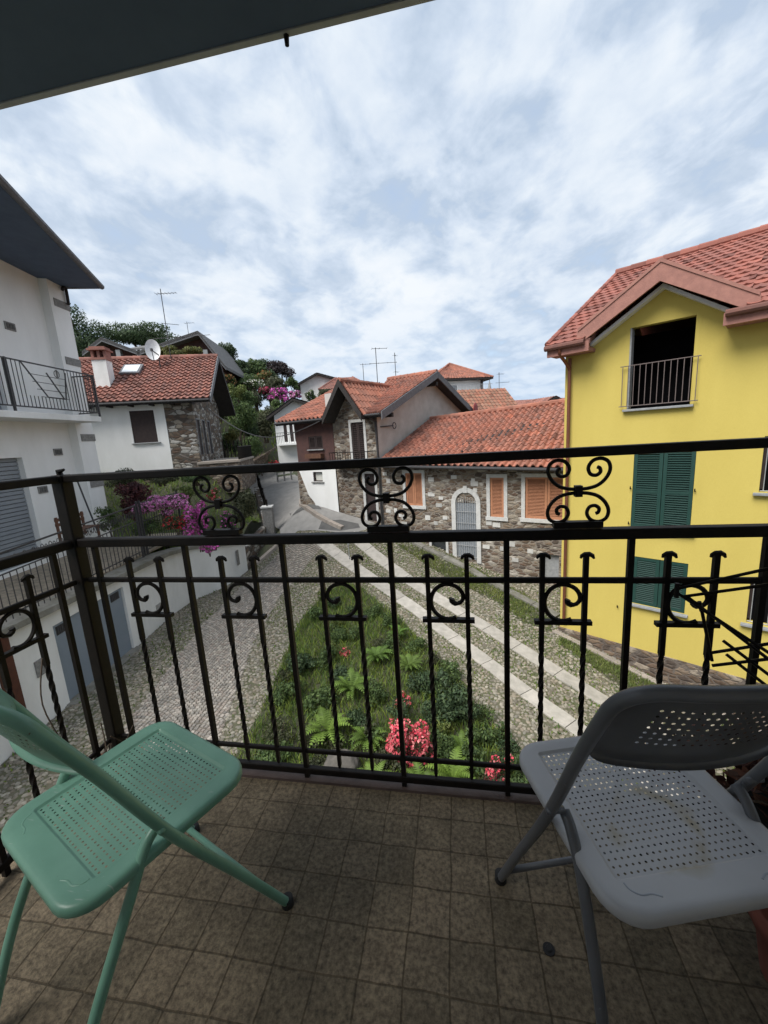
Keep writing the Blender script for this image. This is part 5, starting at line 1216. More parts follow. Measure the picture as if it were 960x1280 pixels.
bedbush('azalea', 625, 990, .22, .36, 500, .05, GREEN['olive'], 'coral azalea close to the grey chair at the bed corner', flower=FLO['coral'], nf=520, fsize=.055, lobes=6)
bedbush('azalea', 432, 822, .16, .15, 200, .05, GREEN['mid'], 'tiny red flower clump at the left of the bed', flower=FLO['coral'], nf=110, fsize=.06, lobes=4)
for px, py, rx, rz, n, s_, pal, lab in ((573, 905, .52, .42, 1700, .085, 'dark', 'large dark leafed shrub right of the coral azalea'), (600, 935, .35, .25, 700, .07, 'mid', 'low green shrub beside the pebbles on the right of the bed'), (655, 985, .4, .3, 900, .07, 'mid', 'green shrub under the grey chair corner'),
        (380, 842, .42, .3, 1100, .075, 'dark', 'dark green bushy plant on the left edge of the bed'), (400, 888, .42, .26, 1000, .07, 'mid', 'mid green leafy plant left of the ferns'), (545, 868, .4, .32, 1000, .075, 'dark', 'dark shrub right behind the coral azalea'), (455, 775, .45, .16, 900, .05, 'mid', 'low grassy clump at the narrow tip of the bed'),
        (350, 925, .45, .2, 900, .05, 'olive', 'brownish low plant at the lower left of the bed'), (530, 965, .3, .2, 500, .05, 'olive', 'yellowish low plant below the coral azalea'), (420, 800, .4, .22, 800, .06, 'mid', 'leafy weeds around the tiny red flowers'), (500, 905, .3, .3, 500, .06, 'dark', 'dark leaves at the left of the coral azalea'), (610, 985, .3, .2, 500, .05, 'olive', 'low plant left of the small coral azalea')):
    bedbush('leafy_plant', px, py, rx, rz, n, s_, GREEN[pal], lab, group='leafy plants in the bed')
EXTRA = [(395, 775, .35, .22, 'mid', 'weedy clump on the left bed edge near the tip'), (418, 760, .3, .18, 'dark', 'low dark weeds at the left of the bed tip'), (470, 770, .35, .2, 'mid', 'leafy clump on the right bed edge near the tip'), (490, 815, .38, .28, 'mid', 'mid green plant between the two upper ferns'), (525, 870, .32, .3, 'dark', 'dark leaves between fern and dark shrub'), (545, 905, .35, .32, 'dark', 'dark green plant just behind the coral azalea on the right'),
         (365, 875, .4, .28, 'mid', 'leafy weeds on the left bed edge'), (430, 860, .35, .26, 'dark', 'dark leaves under the small red flowers'), (470, 880, .35, .3, 'mid', 'leafy plant right of the middle fern'), (385, 930, .4, .22, 'olive', 'low olive weeds left of the large bright fern'), (340, 955, .4, .2, 'mid', 'grassy clump at the lower left bed corner'), (450, 915, .3, .25, 'dark', 'dark weeds between the two lower ferns'),
         (490, 960, .3, .22, 'olive', 'olive weeds left of the coral azalea foot'), (555, 945, .32, .25, 'mid', 'green weeds right of the coral azalea foot'), (592, 965, .3, .25, 'mid', 'leafy weeds between the two coral azaleas'), (630, 955, .35, .28, 'dark', 'dark leaves on the right bed edge by the grey chair'), (560, 850, .35, .25, 'mid', 'weeds on the right bed edge beside the granite track'), (520, 815, .35, .2, 'mid', 'weeds on the right bed edge above the dark shrub'), (410, 835, .36, .3, 'mid', 'leafy plant left of the middle fern'), (400, 965, .35, .2, 'olive', 'low weeds left of the grey boulder')]
for px, py, rx, rz, pal, lab in EXTRA: bedbush('leafy_plant', px, py, rx, rz, 900, .06, GREEN[pal], lab, group='leafy plants in the bed')
rw = np.random.default_rng(3); k = 0
while k < 22:
    x, y = rw.uniform(-4.4, 1.2), rw.uniform(5.6, 12.0)
    if not inpoly(np.array([x]), np.array([y]), bed)[0] or np.hypot(x + .95, y - 6.5) < .6: continue
    z = Gs(x, y); rz = rw.uniform(.14, .26); bush('weed_clump', (x, y, z + rz * .9), rw.uniform(.22, .38), rz, 420, .055, GREEN[['mid', 'lime', 'mid', 'olive'][k % 4]], 'low bright weed clump among the grass of the planted bed', group='weed clumps in the bed', cat='weeds', zg=z); k += 1
p = ong(425, 975); t = None
bm = bmesh.new(); bmesh.ops.create_icosphere(bm, subdivisions=4, radius=1)
for v in bm.verts:
    d = Vector(v.co); k = 1 + .16 * sin(d.x * 3.1 + 1) * cos(d.y * 2.7) + .08 * sin(d.z * 7 + d.x * 5) + .03 * sin(d.x * 17 + d.y * 13); v.co = Vector((d.x * .36 * k, d.y * .27 * k, max(d.z, -.4) * .26 * k))
me = bpy.data.meshes.new('boulder'); bm.to_mesh(me); bm.free(); ca = me.color_attributes.new('Col', 'FLOAT_COLOR', 'CORNER'); ca.data.foreach_set('color', np.ones(len(ca.data) * 4, np.float32)); me.materials.append(M['rock']); me.polygons.foreach_set('use_smooth', [True] * len(me.polygons))
o = bpy.data.objects.new('boulder', me); COL.objects.link(o); o.location = (p[0], p[1] + .1, p[2] + .16); tag(o, 'grey boulder lying at the near end of the bed', 'boulder')
p = ong(437, 700); t = thing('track_bollard', p, 'short thin metal post standing between the granite tracks', 'post'); mb = MB(); mb.tube([p, p + Z3 * .62], .02, 8); mb.tube([p + Z3 * .6, p + Z3 * .68], [.05, .045], 8); mb.build('post', M['metal_lt'], t)

# garden bank above the wall
BC = np.array([tuple(wl[1][:2]) + (1.95,), tuple(wl[2][:2]) + (1.85,), tuple(wl[3][:2]) + (1.75,), tuple(wl[4][:2]) + (1.5,), (-9.9, 18.9, 1.6), (-12.6, 24, 3.2), tuple(MF.pt(3.5, .6, 0)[:2]) + (4.3,), tuple(MF.pt(-1, .4, 0)[:2]) + (4.5,), tuple(H.pt(7.2, -.4, 0)[:2]) + (2.2,), tuple(H.pt(6.8, -7, 0)[:2]) + (3.6,), tuple(MF.pt(-5, 0, 0)[:2]) + (4.6,)])
def BZ(x, y):
    x = np.asarray(x, float); y = np.asarray(y, float); d = np.hypot(x[..., None] - BC[:, 0], y[..., None] - BC[:, 1]) ** 2.2 + .02; return (BC[:, 2] / d).sum(-1) / (1 / d).sum(-1)
bank = [tuple((w - H.n * .3)[:2]) for w in (wl[1], wl[2], wl[3], wl[4])] + [(-9.9, 18.9), (-11.8, 21.5), (-13.2, 24.6)] + [tuple(MF.pt(u, oo, 0)[:2]) for u, oo in ((5.4, -2), (4.4, 0), (-4, -.1))] + [tuple(H.pt(7, -12, 0)[:2]), tuple(H.pt(7.0, -3.5, 0)[:2])]
mb = MB(); sheet(mb, bank, .5, 0, BZ); mb.build('garden_bank', M['ground'], None, True, kind='structure')
tag(blades('bank_grass', bank, 7000, .08, .3, .03, zf=BZ), 'rough grass on the garden bank above the white wall', 'grass')
t = thing('edging_wall', ong(318, 668), 'low dark stone wall joining the roadside pillar to the white wall', 'wall')
a, b = np.array([E3[0], E3[1], 0]), np.array([-9.5, 18.6, 0]); mb = MB(); mb.prism([a - Z3 * .5, b - Z3 * .5, b + Z3 * 1.45, a + Z3 * 1.35], H.n * -.3); mb.build('wall', M['stone_light'], t)

PL = [(150, 600, 22, 14, 15.5, 1100, 'olive', 'olive green bush against the white corner pillar', {}), (168, 625, 24, 24, 14.0, 1500, 'maple', 'dark red leafed maple behind the iron gate', dict(size=.09)), (200, 596, 26, 9, 17.0, 900, 'olive', 'low hedge under the white wall of the red roofed cottage', {}), (245, 597, 22, 8, 17.5, 800, 'mid', 'low hedge under the stone corner of the red roofed cottage', {}),
      (205, 634, 32, 17, 13.0, 1000, 'mid', 'lilac pink azalea behind the garden gate', dict(flower=FLO['pink'], nf=2200, fsize=.08)), (248, 655, 18, 32, 12.6, 800, 'mid', 'magenta azalea hanging over the white wall', dict(flower=FLO['mag'], nf=1700, fsize=.08)), (222, 655, 16, 12, 12.7, 500, 'dark', 'small crimson red azalea between gate and magenta azalea', dict(flower=FLO['red'], nf=420, fsize=.07)),
      (235, 616, 18, 10, 14.0, 700, 'lime', 'yellow green shrub above the azaleas', {}), (268, 622, 10, 12, 14.2, 400, 'lime', 'pale pink blossoming shrub by the left scroll ornament', dict(flower=FLO['coral'], nf=160, fsize=.09)), (300, 630, 20, 26, 15.0, 1600, 'olive', 'olive grey shrub beside the roadside fence', dict(size=.09)), (285, 655, 14, 14, 14.2, 600, 'dark', 'dark shrub at the foot of the olive grey one', dict(flower=FLO['mag'], nf=160, fsize=.08)), (262, 686, 11, 6, 12.4, 250, 'mid', 'last pink azalea sprays hanging down the white wall', dict(flower=FLO['mag'], nf=420, fsize=.07)), (135, 650, 14, 18, 13.6, 600, 'mid', 'green shrub behind the terrace fence', {}), (185, 660, 20, 12, 12.9, 700, 'mid', 'green leaves behind the garden gate', {})]
for px, py, rx, ry, dep, n, pal, lab, k in PL: bush_px('azalea' if 'azalea' in lab else ('maple_shrub' if 'maple' in lab else 'shrub'), px, py, rx, ry, dep, n, pal, lab, group=None, **k)

# roadside pillar and fence on the left of the road
P_ = np.array([-9.4, 18.7, 0]); P_[2] = 1.0; t = thing('gate_pillar', P_, 'pale concrete pillar at the end of the roadside fence', 'pillar')
mb = MB(); mb.box(P_ + Z3 * .65, .5, .5, 1.5, (cos(.3), sin(.3), 0), (-sin(.3), cos(.3), 0)); mb.build('shaft', M['block'], t, bevel=.02); mb = MB(); mb.box(P_ + Z3 * 1.43, .58, .58, .08, (cos(.3), sin(.3), 0), (-sin(.3), cos(.3), 0)); mb.build('cap', M['trim'], t, bevel=.01)
t = thing('roadside_fence', P_, 'dark iron fence on a low wall, climbing back from the concrete pillar', 'fence')
Q_ = np.array([-12.6, 24.2, 3.2]); a = P_ + Z3 * .75; L_ = Q_ - a; mb = MB(); mb.prism([a - Z3 * 1.5, Q_ - Z3 * 1.8, Q_ - Z3 * .35, a - Z3 * .1], (-.25, -.12, 0)); mb.build('low_wall', M['stone_light'], t)
mb = MB()
for zz in (.05, .5, .95): mb.bar(a + Z3 * zz, Q_ + Z3 * (zz - .3), .035, .035)
mb.build('rail', M['iron'], t); mb = MB()
for k in range(46): p = a + L_ * k / 45 - Z3 * .3 * k / 45; mb.tube([p + Z3 * .05, p + Z3 * .95], .012, 4)
mb.build('picket', M['iron'], t)
for k in (0, .33, .66, 1): mb = MB(); p = a + L_ * k - Z3 * .3 * k; mb.box(p + Z3 * .5, .06, .06, 1.1); mb.build('post', M['iron'], t)

# hillside
def HZ(x, y):
    x = np.asarray(x, float); y = np.asarray(y, float); ax, ay, bx, by = -14.6, 24.0, -17.6, 42.0; L_ = np.hypot(bx - ax, by - ay); s_ = ((ax - x) * (by - ay) - (ay - y) * (bx - ax)) / L_
    base = G(np.full_like(x, -15), np.clip(y, 20, 42)); return np.maximum(base, 2.4) + np.clip(s_, -1, 1e9) * .0 + 7.4 * (1 - np.exp(-np.clip(s_, 0, 60) / 3.0)) + .04 * np.clip(s_, 0, 60) - np.clip(-s_, 0, 3) * .4
hill = [(-14.2, 22.5), (-17.4, 43), (-18, 66), (-75, 66), (-75, 26), (-24, 25.5), (-16.2, 24)]
mb = MB(); sheet(mb, hill, 1.4, 0, HZ); mb.build('hillside', M['ground'], None, True, kind='structure')
tag(blades('hill_grass', hill[:3] + [(-36, 60), (-36, 27), (-18, 25)], 6000, .2, .6, .09, zf=HZ), 'rough grass and ground cover on the hillside', 'grass')
t = thing('hill_wall', atd(322, 575, 31), 'low stone wall edging the hillside above the road', 'wall'); a, b = atd(312, 590, 29.5), atd(346, 568, 40); mb = MB(); mb.prism([a - Z3 * 1, b - Z3 * 1, b + Z3 * .75, a + Z3 * .55], (-.35, -.1, 0)); mb.build('wall', M['stone_dark'], t)
HL = [(108, 426, 38, 36, 44, 5200, 'dark', 'tall dark green tree rising behind the white balcony house', dict(trunk=.35)), (182, 427, 52, 19, 48, 4200, 'dark', 'broad dark tree crown above the grey roofed villa', dict(trunk=.3)), (283, 446, 16, 20, 42, 1300, 'dark', 'round dark tree right of the grey roofed villa', dict(trunk=.2)), (315, 462, 17, 14, 44, 1100, 'mid', 'green tree on the crest of the hillside', dict(trunk=.18)), (350, 464, 18, 14, 45, 1400, 'purple', 'dark purple leafed tree on the hill crest', dict(trunk=.18)), (335, 474, 14, 14, 43, 900, 'dark', 'dark green tree left of the purple leafed tree', dict(trunk=.15)),
      (195, 441, 16, 8, 28.5, 800, 'yel', 'left part of the yellow green hedge over the cottage ridge', {}), (218, 441, 16, 8, 28.2, 800, 'yel', 'middle of the yellow green hedge over the cottage ridge', {}), (240, 440, 15, 8, 28.0, 800, 'yel', 'right part of the yellow green hedge over the cottage ridge', {}),
      (298, 522, 24, 28, 30, 1900, 'mid', 'large green shrub on the slope right of the dark gable', {}), (330, 528, 18, 24, 33, 1300, 'olive', 'olive shrub low on the slope beside the white far house', {}), (282, 556, 22, 18, 28, 1200, 'dark', 'dark shrub behind the side terrace railing', {}), (290, 545, 10, 10, 26.5, 500, 'yel', 'yellow green bush behind the side terrace railing', {}), (312, 560, 22, 14, 30, 1100, 'mid', 'low green shrubs along the hill wall', {}), (296, 492, 16, 14, 33, 900, 'lime', 'light green shrub in the upper slope', {}), (318, 500, 14, 14, 35, 800, 'olive', 'olive shrub in the middle of the slope', {}),
      (287, 474, 10, 6, 36, 400, 'mid', 'rust red flowering shrub high on the slope', dict(flower=FLO['orange'], nf=260, fsize=.2)), (318, 480, 12, 6, 38, 400, 'mid', 'pale pink flowering shrub high on the slope', dict(flower=FLO['white'], nf=200, fsize=.2)), (331, 489, 9, 6, 37, 350, 'dark', 'crimson flowering shrub on the slope', dict(flower=FLO['crimson'], nf=420, fsize=.2)), (349, 496, 13, 11, 37, 600, 'mid', 'bright purple azalea mound on the slope', dict(flower=FLO['mag'], nf=900, fsize=.2)), (368, 493, 10, 6, 38.5, 350, 'mid', 'lilac azalea above the white far house roof', dict(flower=FLO['pink'], nf=500, fsize=.2)), (345, 482, 14, 9, 40, 600, 'olive', 'brownish green shrub behind the purple azalea', {}),
      (330, 470, 12, 8, 41, 500, 'yel', 'yellowish shrub below the purple leafed tree', dict(flower=FLO['orange'], nf=150, fsize=.2)), (308, 478, 12, 9, 39, 500, 'mid', 'green bush on the upper slope', {}), (388, 494, 7, 8, 43, 400, 'mid', 'white flowering bush below the white hill house', dict(flower=FLO['white'], nf=200, fsize=.2)), (408, 494, 12, 8, 41, 600, 'olive', 'olive bush between the brown roof and the hill house', {}), (430, 490, 14, 8, 40, 600, 'olive', 'grey green bush under the faded red hipped roof', {}),
      (305, 488, 30, 20, 40.5, 2200, 'mid', 'broad green thicket across the upper slope', {}), (342, 490, 24, 18, 41.5, 1800, 'olive', 'broad olive thicket under the crest trees', {}), (285, 500, 22, 22, 37, 1500, 'dark', 'broad dark thicket behind the gable overhang', {}), (332, 462, 22, 12, 46, 1400, 'dark', 'dark tree line joining the crest trees', {}),
      (272, 470, 12, 10, 34, 700, 'mid', 'green bush right of the cottage gable peak', {}), (300, 460, 14, 10, 42, 800, 'dark', 'dark bush between the two crest trees', {}), (365, 480, 10, 9, 42, 600, 'mid', 'green bush right below the purple leafed tree', {}), (305, 500, 16, 12, 34, 900, 'mid', 'green bush above the large slope shrub', {}), (345, 510, 12, 12, 35, 700, 'mid', 'green bush behind the white far house eave', {}), (275, 510, 12, 18, 30, 900, 'dark', 'dark green bush just behind the dark gable', {}), (312, 540, 16, 14, 31, 900, 'dark', 'dark lower shrub on the slope', {}),
      (327, 589, 9, 4, 28, 300, 'dark', 'low dark bush at the road bend', {}), (343, 579, 7, 4, 28.5, 260, 'dark', 'red flowers in a bed in front of the white far house', dict(flower=FLO['red'], nf=260, fsize=.14)), (264, 580, 9, 9, 24, 350, 'dark', 'dark bush at the end of the side terrace', {})]
for px, py, rx, ry, dep, n, pal, lab, k in HL:
    c = atd(px, py, dep); zg = float(HZ(np.array([c[0]]), np.array([c[1]]))[0]); zg = min(zg, c[2] - ry / F * dep * .8)
    kk = dict(k); nm = 'tree' if 'trunk' in kk else ('azalea' if 'azalea' in lab else ('flower_bush' if 'flower' in lab else 'shrub')); bush_px(nm, px, py, rx, ry, dep, n, pal, lab, cat='tree' if nm == 'tree' else 'shrub', zg=max(zg, c[2] - 4.5) if nm == 'tree' else None, **kk)
t = thing('wooden_fence', atd(360, 592, 28), 'low greenish wooden fence at the road bend below the white far house', 'fence'); a, b = atd(347, 597, 28), atd(373, 593, 27); mb = MB()
for zz in (.1, .38): mb.bar(a + Z3 * zz, b + Z3 * zz, .05, .13, col=(1, 1.2, .8))
mb.build('board', M['block'], t)
for k in range(4): mb = MB(); p = a + (b - a) * k / 3; mb.box(p + Z3 * .15, .09, .09, .9); mb.build('post', M['block'], t)
# ------------------------------------------------------------------ balcony railing
RY = 1.14; XL = -1.30
rail = thing('balcony_railing', (0, RY, 4.40), 'black wrought iron balcony railing with scroll ornaments and twisted bars', 'railing')
IR = M['iron']
mb = MB(); mb.box((XL, RY, 4.955), .043, .043, 1.11); mb.build('corner_post', IR, rail, bevel=.004)
mb = MB(); mb.tube([(XL, RY, 5.505), (XL - .004, RY, 5.522), (XL + .018, RY, 5.527)], [.010, .010, .004], 8); mb.build('post_finial', IR, rail)
X1 = 3.3
def hrail(z, h, d, name, x0=XL + .025, side=True, y0=-.5):
    mb = MB(); mb.box(((x0 + X1) / 2, RY, z), X1 - x0, d, h); mb.build(name, IR, rail, bevel=.004)
    if side: mb = MB(); mb.box((XL, (y0 + RY - .025) / 2, z), d, RY - .025 - y0, h); mb.build(name, IR, rail, bevel=.004)
hrail(5.497, .025, .036, 'top_rail'); hrail(5.275, .030, .032, 'middle_rail'); hrail(5.14, .018, .012, 'upper_bar'); hrail(4.515, .016, .012, 'lower_bar'); hrail(4.438, .025, .02, 'bottom_rail')
mb = MB(); mb.box(((XL + X1) / 2, RY + .004, 4.404), X1 - XL, .046, .012); mb.build('base_strip', M['rail_strip'], rail)
mb = MB(); mb.box((0, RY, (4.40 + 5.26) / 2), .015, .015, .86); b0 = mb.build('baluster', IR, rail); b0.location = (-.88, 0, 0); b0.name = 'baluster'
for x in (-1.225, -.54, -.195, .14, .465, .785, 1.12, 1.45, 1.78, 2.11, 2.44, 2.77, 3.1): copy_at(b0, rail, (x + .88, 0, 0))
for y in (1.055, .73, .40, .07, -.26): copy_at(b0, rail, (XL + .88, y - RY, 0))
# twisted bar with a beaten head
mb = MB(); H_ = [(0, 5.14), (0, 5.02), (0, 4.90)]
def tw():
    mb = MB(); w = .0082
    mb.tube([(0, 0, 5.213), (0, 0, 4.92)], w * 1.15, 4, flat=(0, 1, 0))
    n = 60; zz = np.linspace(4.92, 4.56, n); mb.tube([(0, 0, z) for z in zz], w, 4, twist=2 * pi * 2.25 / n, flat=(0, 1, 0))
    mb.tube([(0, 0, 4.56), (0, 0, 4.47), (0, 0, 4.455)], [w, w, w * .5], 4, flat=(0, 1, 0))
    cap = [(-.014, 0, 5.204), (-.012, 0, 5.211), (-.004, 0, 5.215), (.008, 0, 5.216), (.017, 0, 5.211), (.021, 0, 5.203)]
    mb.tube(cap, [.003, .005, .007, .007, .006, .003], 6)
    return mb
tb = tw(); tb.v = [(x, y + RY, z) for x, y, z in tb.v]; tb0 = tb.build('twisted_bar', IR, rail); tb0.location = (0, 0, 0)
PAIRS = [-1.045, -.70, -.36, -.03, .295, .615, .955, 1.285, 1.615, 1.945, 2.275]
first = True
def spiral(sg):
    P = [(.050 * cos(th), .055 * sin(th)) for th in np.linspace(radians(-62), radians(-268), 24)]
    P += [(.016, .052), (.032, .043), (.043, .027), (.045, .010), (.036, -.003), (.022, -.006), (.012, .002), (.013, .010)]
    return [(sg * p[0], 0, p[1] + 5.072) for p in crom([(x, y) for x, y in P], 2)]
protos = {}
for k, xc in enumerate(PAIRS):
    sg = -1 if xc < -.2 else 1; dx = .0575
    for s_ in (-1, 1):
        if first: tb0.location = (xc - dx, 0, 0); first = False; continue
        c = tb0.copy(); COL.objects.link(c); c.parent = rail; c.location = (xc + s_ * dx, 0, 0)
    if sg not in protos:
        mb = MB(); sp_ = spiral(sg); nn_ = len(sp_); mb.tube([(x, RY, z) for x, y, z in sp_], [.0064 if k < nn_ - 5 else .0085 for k in range(nn_)], 6, flat=(0, 1, 0)); sc = mb.build('scroll', IR, rail); mb = MB(); mb.box((0, RY, 5.013), .155, .018, .012); pt_ = mb.build('cross_plate', IR, rail); protos[sg] = (sc, pt_)
        sc.location = (xc, 0, 0); pt_.location = (xc, 0, 0)
    else:
        for q in protos[sg]: c = q.copy(); COL.objects.link(c); c.parent = rail; c.location = (xc, 0, 0)
# side railing pairs: the same bars turned a quarter
def turned(o, y):
    c = o.copy(); COL.objects.link(c); c.parent = rail; c.rotation_euler = (0, 0, pi / 2)
    c.location = (XL + RY, y - RY, 0) ; return c
for yc in (.905, .565, .235, -.1):
    for s_ in (-1, 1):
        c = turned(tb0, 0); c.location = (XL, yc + s_ * .0575 - RY, 0)
    for q in protos[-1]: c = turned(q, 0); c.location = (XL, yc - RY, 0)
# scroll panels between the two upper rails
half = [(0, 0), (.30, .02), (.62, .12), (.86, .34), (.98, .62), (.92, .88), (.70, 1.0), (.44, .94), (.30, .72), (.37, .50), (.55, .45), (.68, .55), (.66, .68), (.58, .72)]
def ornament():
    mb = MB()
    for sv, z0 in ((1, 5.398), (-1, 5.388)):
        for sx in (1, -1): mb.tube(crom([(sx * x * .079, RY, z0 + sv * y * .080) for x, y in half], 5), .0050, 6, flat=(0, 1, 0))
    return mb
oc = ornament().build('scroll_ornament', IR, rail, True); mb = MB(); mb.box((0, RY, 5.393), .018, .02, .03); cl = mb.build('collar', IR, rail); mb = MB(); mb.box((0, RY, 5.3015), .125, .024, .017); bp_ = mb.build('ornament_base', IR, rail)
for k, x in enumerate((-.735, -.197, .327, .86, 1.39, 1.92)):
    for q in (oc, cl, bp_):
        if k == 0: q.location = (x, 0, 0)
        else: c = q.copy(); COL.objects.link(c); c.parent = rail; c.location = (x, 0, 0)

# wire drying rack hooked on the railing
t = thing('drying_rack', (.75, 1.08, 5.0), 'folded black wire drying rack hooked on the railing, at the right edge', 'drying rack')
def yp(px, py, Y): d = ray(px, py); return CAM + d * (Y / d[1])
def wires(L, r, name):
    mb = MB()
    for a, b, ya, yb in L: mb.tube([yp(*a, ya), yp(*b, yb)], r, 6)
    return mb.build(name, M['iron'], t)
wires([((846, 736), (1010, 700), 1.11, 1.0), ((852, 746), (1010, 724), 1.11, 1.0), ((846, 741), (1010, 848), 1.11, 1.0), ((858, 745), (1010, 862), 1.11, 1.0)], .0042, 'arm')
wires([((889, 816), (1010, 797), 1.10, 1.02), ((890, 832), (1010, 818), 1.10, 1.02), ((904, 801), (1010, 880), 1.09, 1.02), ((908, 818), (1000, 890), 1.09, 1.02), ((876, 757), (890, 826), 1.10, 1.10)], .0042, 'cross_wire')
mb = MB(); q = yp(846, 738, 1.11); mb.tube([q - Z3 * .02, q + Z3 * .02], .006, 8); mb.tube([yp(874, 752, 1.1), yp(877, 764, 1.1)], .005, 6); mb.build_each('hinge', M['iron'], t)

# ------------------------------------------------------------------ folding chairs
def rrect(x0, x1, y0, y1, r, ns=8, nc=7, taper=0.0):
    P = []
    for cx, cy, a0 in ((x1 - r, y0 + r, -pi / 2), (x1 - r, y1 - r, 0), (x0 + r, y1 - r, pi / 2), (x0 + r, y0 + r, pi)):
        for k in range(nc): a = a0 + pi / 2 * k / (nc - 1); P.append((cx + r * cos(a), cy + r * sin(a)))
    out = []
    for k in range(4):
        seg = P[k * nc:(k + 1) * nc]; out += seg; a = np.array(seg[-1]); b = np.array(P[((k + 1) * nc) % len(P)])
        out += [tuple(a + (b - a) * q / (ns + 1)) for q in range(1, ns + 1)]
    return [(x * (1 + taper * y), y) for x, y in out]
def ringloft(mb, rings):
    n = len(rings[0]); V = [p for r in rings for p in r]; mb.add(V, [(i * n + k, i * n + (k + 1) % n, (i + 1) * n + (k + 1) % n, (i + 1) * n + k) for i in range(len(rings) - 1) for k in range(n)])
def perforated(mb, x0, x1, y0, y1, nx, ny, fr_, fn, skip=None):
    dx, dy = (x1 - x0) / nx, (y1 - y0) / ny; ang = [pi / 4 * k for k in range(8)]
    sq = [(1, 0), (1, 1), (0, 1), (-1, 1), (-1, 0), (-1, -1), (0, -1), (1, -1)]
    for i in range(nx):
        for j in range(ny):
            cx, cy = x0 + dx * (i + .5), y0 + dy * (j + .5)
            outer = [(cx + s_[0] * dx / 2, cy + s_[1] * dy / 2) for s_ in sq]
            if skip and skip(cx, cy): mb.add([fn(*p) for p in outer], [tuple(range(8))]); continue
            inner = [(cx + fr_ * dx * cos(a) , cy + fr_ * dx * sin(a)) for a in ang]
            mb.add([fn(*p) for p in outer + inner], [(k, (k + 1) % 8, 8 + (k + 1) % 8, 8 + k) for k in range(8)])


